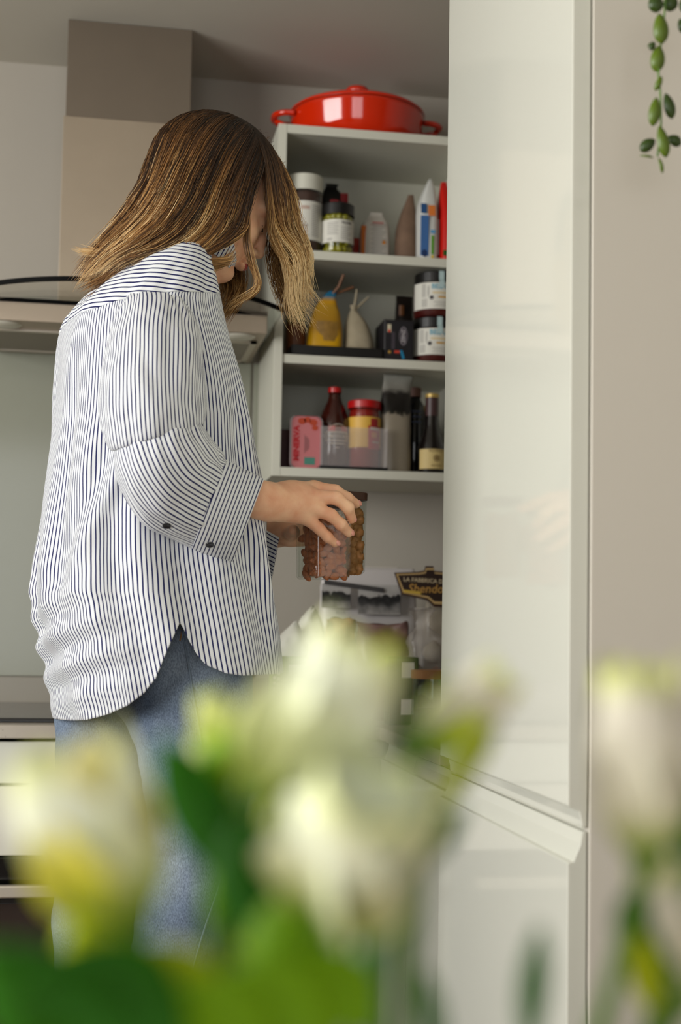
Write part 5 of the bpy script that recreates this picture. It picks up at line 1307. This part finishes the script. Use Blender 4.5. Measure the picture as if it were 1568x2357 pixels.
jr = square_jar((p.x, 2.098, zj), JW, JH, math.radians(24), M_LIDDARK, 'square glass jar of whole almonds gripped by the near hand', tilt=math.radians(-1.2))
p2 = at(785, 1320, 2.192)
jr2 = square_jar((p2.x, 2.192, p2.z), .031, .118, math.radians(20), M_LIDDARK, 'square glass jar of walnuts with a brown lid behind the almond jar', tilt=math.radians(1.0))
def almond_mesh():
    prof = [(0, -1), (.42, -.85), (.80, -.45), (.96, 0), (.90, .4), (.62, .78), (.28, .96), (0, 1.04)]
    b = MB().lathe(prof, 10); b.v = [(x*.0066, y*.0046, z*.0112) for x, y, z in b.v]
    return b.build('almond', mat('almond_skin', (180, 104, 62), .5, noise_amt=.35, noise_scale=160, bump=.5, bump_scale=420), smooth=True)
al = almond_mesh(); alm = al.data; bpy.data.objects.remove(al)
Rj = Matrix.Rotation(math.radians(24), 3, 'Z'); ra_ = random.Random(5)
def put_nuts(name, me, root, Rm, half, top, step, layers, label, cat, group, rot):
    cnt = 0; z = .0075; row = 0
    while z < top:
        for (ax_, fixed) in layers:
            u = -half+.0055+(row % 2)*.004
            while u < half-.0045:
                loc = Vector((u, fixed, z)) if ax_ == 'y' else Vector((fixed, u, z))
                loc += Vector((ra_.uniform(-.0012, .0012), ra_.uniform(-.001, .001), ra_.uniform(-.0025, .0025)))
                o = bpy.data.objects.new(name, me); COL.objects.link(o)
                o.location = Vector(root)+Rm @ loc; o.rotation_euler = rot(ax_)
                tag(o, label, cat, group); cnt += 1
                u += step*ra_.uniform(.85, 1.15)
        z += .0098; row += 1
    return cnt
na = put_nuts('almond', alm, (p.x, 2.098, zj), Rj, JW-.006, .094, .0150, [('y', -.0225), ('y', -.0145), ('x', -.0225), ('x', .0225)], 'almond packed in the square jar held by the near hand', 'almond', 'almonds in the jar',
              lambda ax_: (ra_.uniform(-.35, .35), math.pi/2+ra_.gauss(0, .45), math.radians(24)+(0 if ax_ == 'y' else math.pi/2)+ra_.uniform(-.2, .2)))
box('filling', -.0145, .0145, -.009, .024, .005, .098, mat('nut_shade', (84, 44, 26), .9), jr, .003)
wb = MB().ell((0, 0, 0), (.0105, .0095, .0085), nu=14, nv=9)
wb.v = [tuple(Vector(v)*(1+.22*noise.noise(Vector(v)*260)+.12*math.sin(v[0]*900))) for v in wb.v]
wo = wb.build('walnut', mat('walnut_flesh', (172, 118, 66), .6, noise_amt=.4, noise_scale=180), smooth=True); wm = wo.data; bpy.data.objects.remove(wo)
put_nuts('walnut', wm, (p2.x, 2.192, p2.z), Matrix.Rotation(math.radians(20), 3, 'Z'), .0275, .10, .016, [('y', -.0185), ('x', .0185)], 'walnut half packed in the jar with the brown lid', 'walnut', 'walnuts in the jar',
         lambda ax_: (ra_.uniform(0, 6), ra_.uniform(0, 6), ra_.uniform(0, 6)))
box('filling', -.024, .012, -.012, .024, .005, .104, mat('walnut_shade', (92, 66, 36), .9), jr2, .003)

# ------------------------------------------------------------------ flowers in a vase close to the camera
M_PETAL = ramp_mat('petal_cream', [(0, (160, 180, 50)), (.25, (222, 226, 170)), (.7, (242, 246, 222)), (1, (222, 228, 150))], rough=.6, spec=.2)
M_PETALY = ramp_mat('petal_yellow', [(0, (130, 160, 20)), (.35, (212, 204, 70)), (.7, (226, 216, 110)), (1, (238, 234, 180))], rough=.6, spec=.2)
M_PETALP = ramp_mat('petal_blush', [(0, (160, 176, 50)), (.25, (220, 216, 190)), (.75, (228, 222, 206)), (1, (196, 206, 70))], rough=.6, spec=.2)
M_BUDG = ramp_mat('bud_green', [(0, (110, 150, 16)), (.4, (190, 206, 60)), (.8, (228, 232, 160)), (1, (206, 218, 90))], rough=.6, spec=.2)
M_LEAF = mat('leaf_green', (112, 156, 4), .6, spec=.2, noise_amt=.3, noise_scale=12)
M_LEAFD = mat('leaf_deep_green', (36, 96, 2), .6, spec=.2, noise_amt=.3, noise_scale=12)
M_LEAFY = mat('leaf_yellow_green', (172, 184, 16), .6, spec=.2, noise_amt=.25, noise_scale=12)
M_STEM = mat('flower_stem_green', (84, 124, 34), .5)
def petal_mesh(L, w, open_, cup, m, nv=12, nu=6, curl=.0):
    vs = []; us = []
    for k in range(nv+1):
        v = k/nv; hw = w*(math.sin(math.pi*min(1, .06+.94*v)**.82)**.75)
        r = L*(.05+open_*math.sin(v*math.pi*.62)**1.2)+curl*L*v**4
        z = L*v*(1-.12*open_*v)
        for i in range(nu+1):
            u = -1+2*i/nu
            vs.append((r-cup*hw*u*u, hw*u, z)); us.append((i/nu, v))
    fs = [(k*(nu+1)+i, k*(nu+1)+i+1, (k+1)*(nu+1)+i+1, (k+1)*(nu+1)+i) for k in range(nv) for i in range(nu)]
    me = bpy.data.meshes.new('petal'); me.from_pydata(vs, [], fs)
    ul = me.uv_layers.new(name='UVMap'); li = np.empty(len(me.loops), np.int32); me.loops.foreach_get('vertex_index', li)
    ul.data.foreach_set('uv', np.asarray(us, np.float32)[li].ravel()); me.polygons.foreach_set('use_smooth', [True]*len(me.polygons)); me.materials.append(m)
    return me
VASE = Vector((.095, .45, .0))
YS = .88
def flower(base, tip, Y, width, open_, m, label, curl=0, n=6, m2=None, dtip=0, group='flowers in the vase', stem=True, leaf=None):
    Y *= YS; width *= 1.25; dtip *= YS
    B = at(base[0], base[1], Y); T = at(tip[0], tip[1], Y+dtip); ax_ = T-B; L = ax_.length
    t = thing('flower', B, label, 'flower', group)
    t.rotation_mode = 'QUATERNION'; t.rotation_quaternion = ax_.to_track_quat('Z', 'Y')
    wm = width*Y/FPX*.42
    outer = petal_mesh(L, wm, open_, .5, m, curl=curl); inner = petal_mesh(L*.96, wm*1.1, open_*.82, .6, m2 or m, curl=curl)
    for k in range(n):
        o = bpy.data.objects.new('petal', outer if k % 2 else inner); link(o, t)
        o.rotation_euler = (0, 0, 2*math.pi*k/n+.4)
    MB().lathe([(0, -.006), (.004, -.005), (.006, 0), (.005, .006)], 12).build('calyx', M_STEM, t, smooth=True)
    if stem:
        Ri = t.rotation_quaternion.to_matrix().transposed()
        end = VASE+Vector((rnd.uniform(-.02, .02), rnd.uniform(-.02, .02), .83)); mid = B.lerp(end, .5)+Vector(((B.x-end.x)*.22, 0, -.005))
        P = [Ri @ (Vector(q)-B) for q in catmull([B, B.lerp(mid, .5)-ax_.normalized()*.004, mid, mid.lerp(end, .6), end], 5)]
        MB().tube(P, .0022, 8).build('stem', M_STEM, t, smooth=True)
    return t
flower((585, 1820), (870, 1468), .46, 330, .24, M_PETAL, 'large half-open cream bud standing highest in the middle of the bouquet')
flower((750, 2090), (880, 1775), .44, 350, .36, M_PETAL, 'rounded open white flower below the tallest middle bud', dtip=-.03)
flower((300, 2110), (120, 1690), .44, 300, .30, M_PETAL, 'white flower with yellow-streaked petals beside the jeans', m2=M_PETALY)
flower((470, 1835), (478, 1690), .50, 120, .20, M_BUDG, 'small closed green-white bud in front of the jeans thigh')
flower((530, 1730), (470, 1590), .50, 110, .20, M_BUDG, 'smallest pale bud just under the shirt side slit')
flower((955, 1715), (1180, 1550), .48, 140, .18, M_PETALP, 'slim pointed bud leaning over the tall white door', m2=M_BUDG)
flower((1490, 1960), (1462, 1500), .45, 210, .20, M_PETALP, 'blush white flower at the edge of the bouquet by the end panel', m2=M_PETALP)
flower((1560, 2300), (1500, 1960), .47, 150, .16, M_PETALP, 'lower blush bud partly behind deep green leaves')
flower((560, 2520), (500, 2330), .43, 260, .3, M_PETALY, 'yellow-green opening bud low down in the bouquet')
def leaf(p0, p1, Y, w, bend, m, label, dY=0, n=14, parent_group='leaves in the vase', twist=.5):
    Y *= YS
    A = at(p0[0], p0[1], Y); B = at(p1[0], p1[1], Y+dY); d = B-A; L = d.length; hw = w*Y/FPX/2
    side = d.cross(_f).normalized(); up_ = side.cross(d).normalized()
    t = thing('leaf_stalk', A, label, 'leaf', parent_group)
    vs = []
    for k in range(n+1):
        v = k/n; c = d*v+up_*(bend*L*math.sin(v*math.pi)); h = hw*max(.03, math.sin(math.pi*(.04+.93*v))**.8)
        a = twist*(v-.5); s2 = side*math.cos(a)+up_*math.sin(a)
        vs += [c-s2*h+up_*h*.22, c, c+s2*h+up_*h*.22]
    fs = [q for k in range(n) for q in ((3*k, 3*k+1, 3*k+4, 3*k+3), (3*k+1, 3*k+2, 3*k+5, 3*k+4))]
    o = mesh_obj('blade', vs, fs, m, t, smooth=True); o.modifiers.new('thick', 'SOLIDIFY').thickness = .0006
    end = VASE+Vector((rnd.uniform(-.02, .02), rnd.uniform(-.02, .02), .83))
    P = [Vector(q)-A for q in catmull([A, A.lerp(end, .45)+Vector(((A.x-end.x)*.18, 0, 0)), end], 6)]
    MB().tube(P, .0016, 7).build('stem', M_STEM, t, smooth=True)
    return t
leaf((520, 2020), (375, 1700), .46, 150, .12, M_LEAFD, 'broad deep green leaf crossing the jeans in front of the knee')
leaf((600, 2190), (560, 1880), .45, 190, .1, M_LEAFD, 'deep green leaf under the middle white flower')
leaf((640, 2330), (690, 2040), .44, 200, .1, M_LEAF, 'wide mid-green leaf hanging low in the middle')
leaf((420, 2460), (60, 2230), .40, 330, .12, M_LEAFD, 'large dark green leaf filling the lower corner by the oven')
leaf((300, 2420), (20, 2330), .38, 220, .1, M_LEAFD, 'darkest green leaf at the very bottom under the oven')
leaf((520, 2400), (290, 2180), .43, 190, .12, M_LEAFY, 'yellow-green leaf curling over the far jeans leg')
leaf((560, 2200), (640, 1830), .47, 90, .1, M_LEAFY, 'narrow yellow-green leaf rising behind the middle flower')
leaf((470, 1800), (540, 1680), .49, 80, .1, M_LEAF, 'short bright green leaf between the two small buds')
leaf((960, 1720), (1150, 1665), .48, 70, .12, M_LEAFD, 'dark pointed leaf beneath the slim leaning bud')
leaf((985, 1870), (1140, 1690), .48, 60, .1, M_LEAFY, 'thin yellow-green leaf slanting towards the door handle groove')
leaf((930, 2010), (1070, 1860), .46, 80, .1, M_LEAFD, 'small deep green leaf to the side of the round white flower')
leaf((1215, 2430), (1245, 2130), .44, 70, .05, M_LEAFD, 'upright dark green blade in front of the lower door')
leaf((1010, 2460), (975, 2230), .44, 60, .05, M_LEAFD, 'short dark upright blade beside the cabinet seam')
leaf((1570, 2240), (1440, 2060), .46, 170, .1, M_LEAFD, 'deep green leaf below the blush flower at the panel')
leaf((1600, 2000), (1520, 1720), .46, 130, .1, M_LEAFD, 'tall deep green leaf behind the blush flower')
leaf((1500, 2330), (1470, 2150), .46, 80, .05, M_LEAFY, 'fresh yellow-green leaf low beside the end panel')
leaf((1480, 1990), (1410, 1830), .46, 70, .05, M_LEAFD, 'narrow dark leaf touching the edge of the end panel')
leaf((860, 2420), (850, 2100), .47, 60, .03, mat('stem_grey_green', (88, 140, 96), .5), 'grey-green blade standing below the round white flower')
leaf((850, 2380), (730, 2180), .44, 150, .08, M_LEAF, 'mid-green leaf at the foot of the round white flower')
leaf((760, 2500), (520, 2240), .42, 300, .12, M_LEAF, 'big mid-green leaf spreading along the bottom of the bouquet')
leaf((200, 2480), (-40, 2180), .40, 260, .1, M_LEAFD, 'deep green leaf cut by the corner below the oven handle')
leaf((700, 2150), (560, 1960), .45, 200, .1, M_LEAFD, 'dark leaf tucked behind the round white flower')
leaf((480, 2120), (620, 1900), .46, 120, .1, M_LEAF, 'mid-green leaf crossing the near jeans leg')
leaf((330, 2500), (170, 2120), .42, 240, .1, M_LEAFY, 'yellow-green leaf rising in front of the far jeans leg')
leaf((620, 2520), (400, 2260), .41, 240, .1, M_LEAF, 'mid-green leaf at the foot of both jeans legs')
leaf((790, 1720), (905, 1478), .48, 120, .1, M_LEAFY, 'yellow-green sepal leaf along the tallest middle bud')
vz = thing('vase', (VASE.x, VASE.y, .772), 'clear glass vase holding the bouquet below the picture edge', 'vase')
MB().lathe([(0, .001), (.040, .001), (.045, .006), (.040, .07), (.052, .150), (.050, .150), (.038, .07), (.042, .010), (0, .006)], 36).build('glass', M_GLASS, vz, smooth=True)
MB().lathe([(0, .007), (.041, .010), (.0375, .07), (0, .07)], 30).build('water', thin_glass('vase_water', (226, 236, 230)), vz, smooth=True)
tb_ = thing('table', (.25, .35, 0), 'pale wooden table under the vase near the camera', 'table')
M_TABLE = mat('table_oak', (168, 140, 104), .5, noise_amt=.15, noise_scale=9)
MB().box(-.75, .75, -.42, .42, .742, .7715).build('table_top', M_TABLE, tb_, bevel=.003)
for a in (-.68, .68):
    for b in (-.36, .36): MB().box(a-.025, a+.025, b-.025, b+.025, 0, .742).build('leg', M_TABLE, tb_)

# ------------------------------------------------------------------ trailing plant at the end panel
M_VINE = mat('vine_leaf', (84, 106, 14), .4, noise_amt=.25, noise_scale=40)
M_VINED = mat('vine_leaf_dark', (44, 66, 8), .4, noise_amt=.25, noise_scale=40)
YV = 1.37
def vine(pxs, leaves, label):
    top = at(pxs[0][0], pxs[0][1], YV)
    t = thing('trailing_vine', top, label, 'plant', 'trailing vines')
    P = [at(a, b, YV)-top for a, b in [tuple(q) for q in catmull(pxs, 6)]]
    hang = Vector((.62, YV, 2.0))-top
    P = [Vector(q) for q in catmull([hang, hang*.5+Vector((.01, 0, .02)), P[0]], 6)]+P[1:]
    MB().tube(P, .0011, 6).build('stem', M_STEM, t, smooth=True)
    for (cx_, cy_, w_, h_, ang, m, dz) in leaves:
        c = at(cx_, cy_, YV+dz)-top; w_ = w_*YV/FPX/2; h_ = h_*YV/FPX/2; a = math.radians(ang)
        ex = _r*math.cos(a)+_u*math.sin(a); ey = _u*math.cos(a)-_r*math.sin(a); vs = []; n = 10
        for k in range(n+1):
            v = -1+2*k/n; h = w_*max(.03, (1-v*v))**.62*(1-.22*v)
            for u in (-1, 0, 1): vs.append(c+ey*(v*h_)+ex*(u*h)-_f*(.0035*(1-v*v)-.25*h*abs(u)))
        o = mesh_obj('leaf', vs, [q for k in range(n) for q in ((3*k, 3*k+1, 3*k+4, 3*k+3), (3*k+1, 3*k+2, 3*k+5, 3*k+4))], m, t, smooth=True)
        o.modifiers.new('thick', 'SOLIDIFY').thickness = .0005
    return t
A_, B_ = M_VINE, M_VINED
vine([(1532, -30), (1530, 30), (1522, 100), (1516, 170), (1520, 210), (1522, 290), (1514, 360)],
     [(1509, 8, 38, 46, 8, B_, 0), (1544, 6, 36, 46, -12, B_, .004), (1521, 66, 38, 76, 4, A_, -.004), (1500, 107, 22, 20, 60, B_, 0), (1514, 135, 36, 66, -6, A_, 0), (1516, 192, 16, 40, -24, A_, 0),
      (1507, 257, 30, 72, -8, A_, -.003), (1540, 244, 28, 66, 14, B_, 0), (1491, 334, 30, 46, -52, B_, 0), (1526, 326, 30, 80, 12, A_, -.005), (1552, 324, 28, 40, 62, B_, 0), (1488, 361, 6, 36, 82, A_, 0), (1521, 381, 10, 40, 14, A_, 0)], 'green trailing vine with rounded leaves hanging by the end panel')
vine([(1590, -30), (1584, 30), (1576, 90)], [(1572, 60, 28, 40, 20, B_, 0), (1580, 10, 36, 46, -10, B_, 0)], 'second trailing vine cut off by the picture edge')
pt_ = thing('plant_pot', (.62, YV, 1.97), 'hanging white pot the vines trail from, above the picture', 'pot')
MB().lathe([(0, 0), (.045, 0), (.06, .09), (.062, .095), (.054, .095), (.052, .08), (0, .08)], 28).build('pot', M_CARCASS, pt_, smooth=True)
MB().lathe([(0, .081), (.051, .081)], 20).build('soil', mat('soil', (44, 32, 24), .9), pt_)
for k in range(3):
    a = 2.1*k; MB().tube([(.06*math.cos(a), .06*math.sin(a), .09), (0, 0, .43)], .0012, 5).build('cord', mat('cord_cotton', (190, 180, 160), .8), pt_)
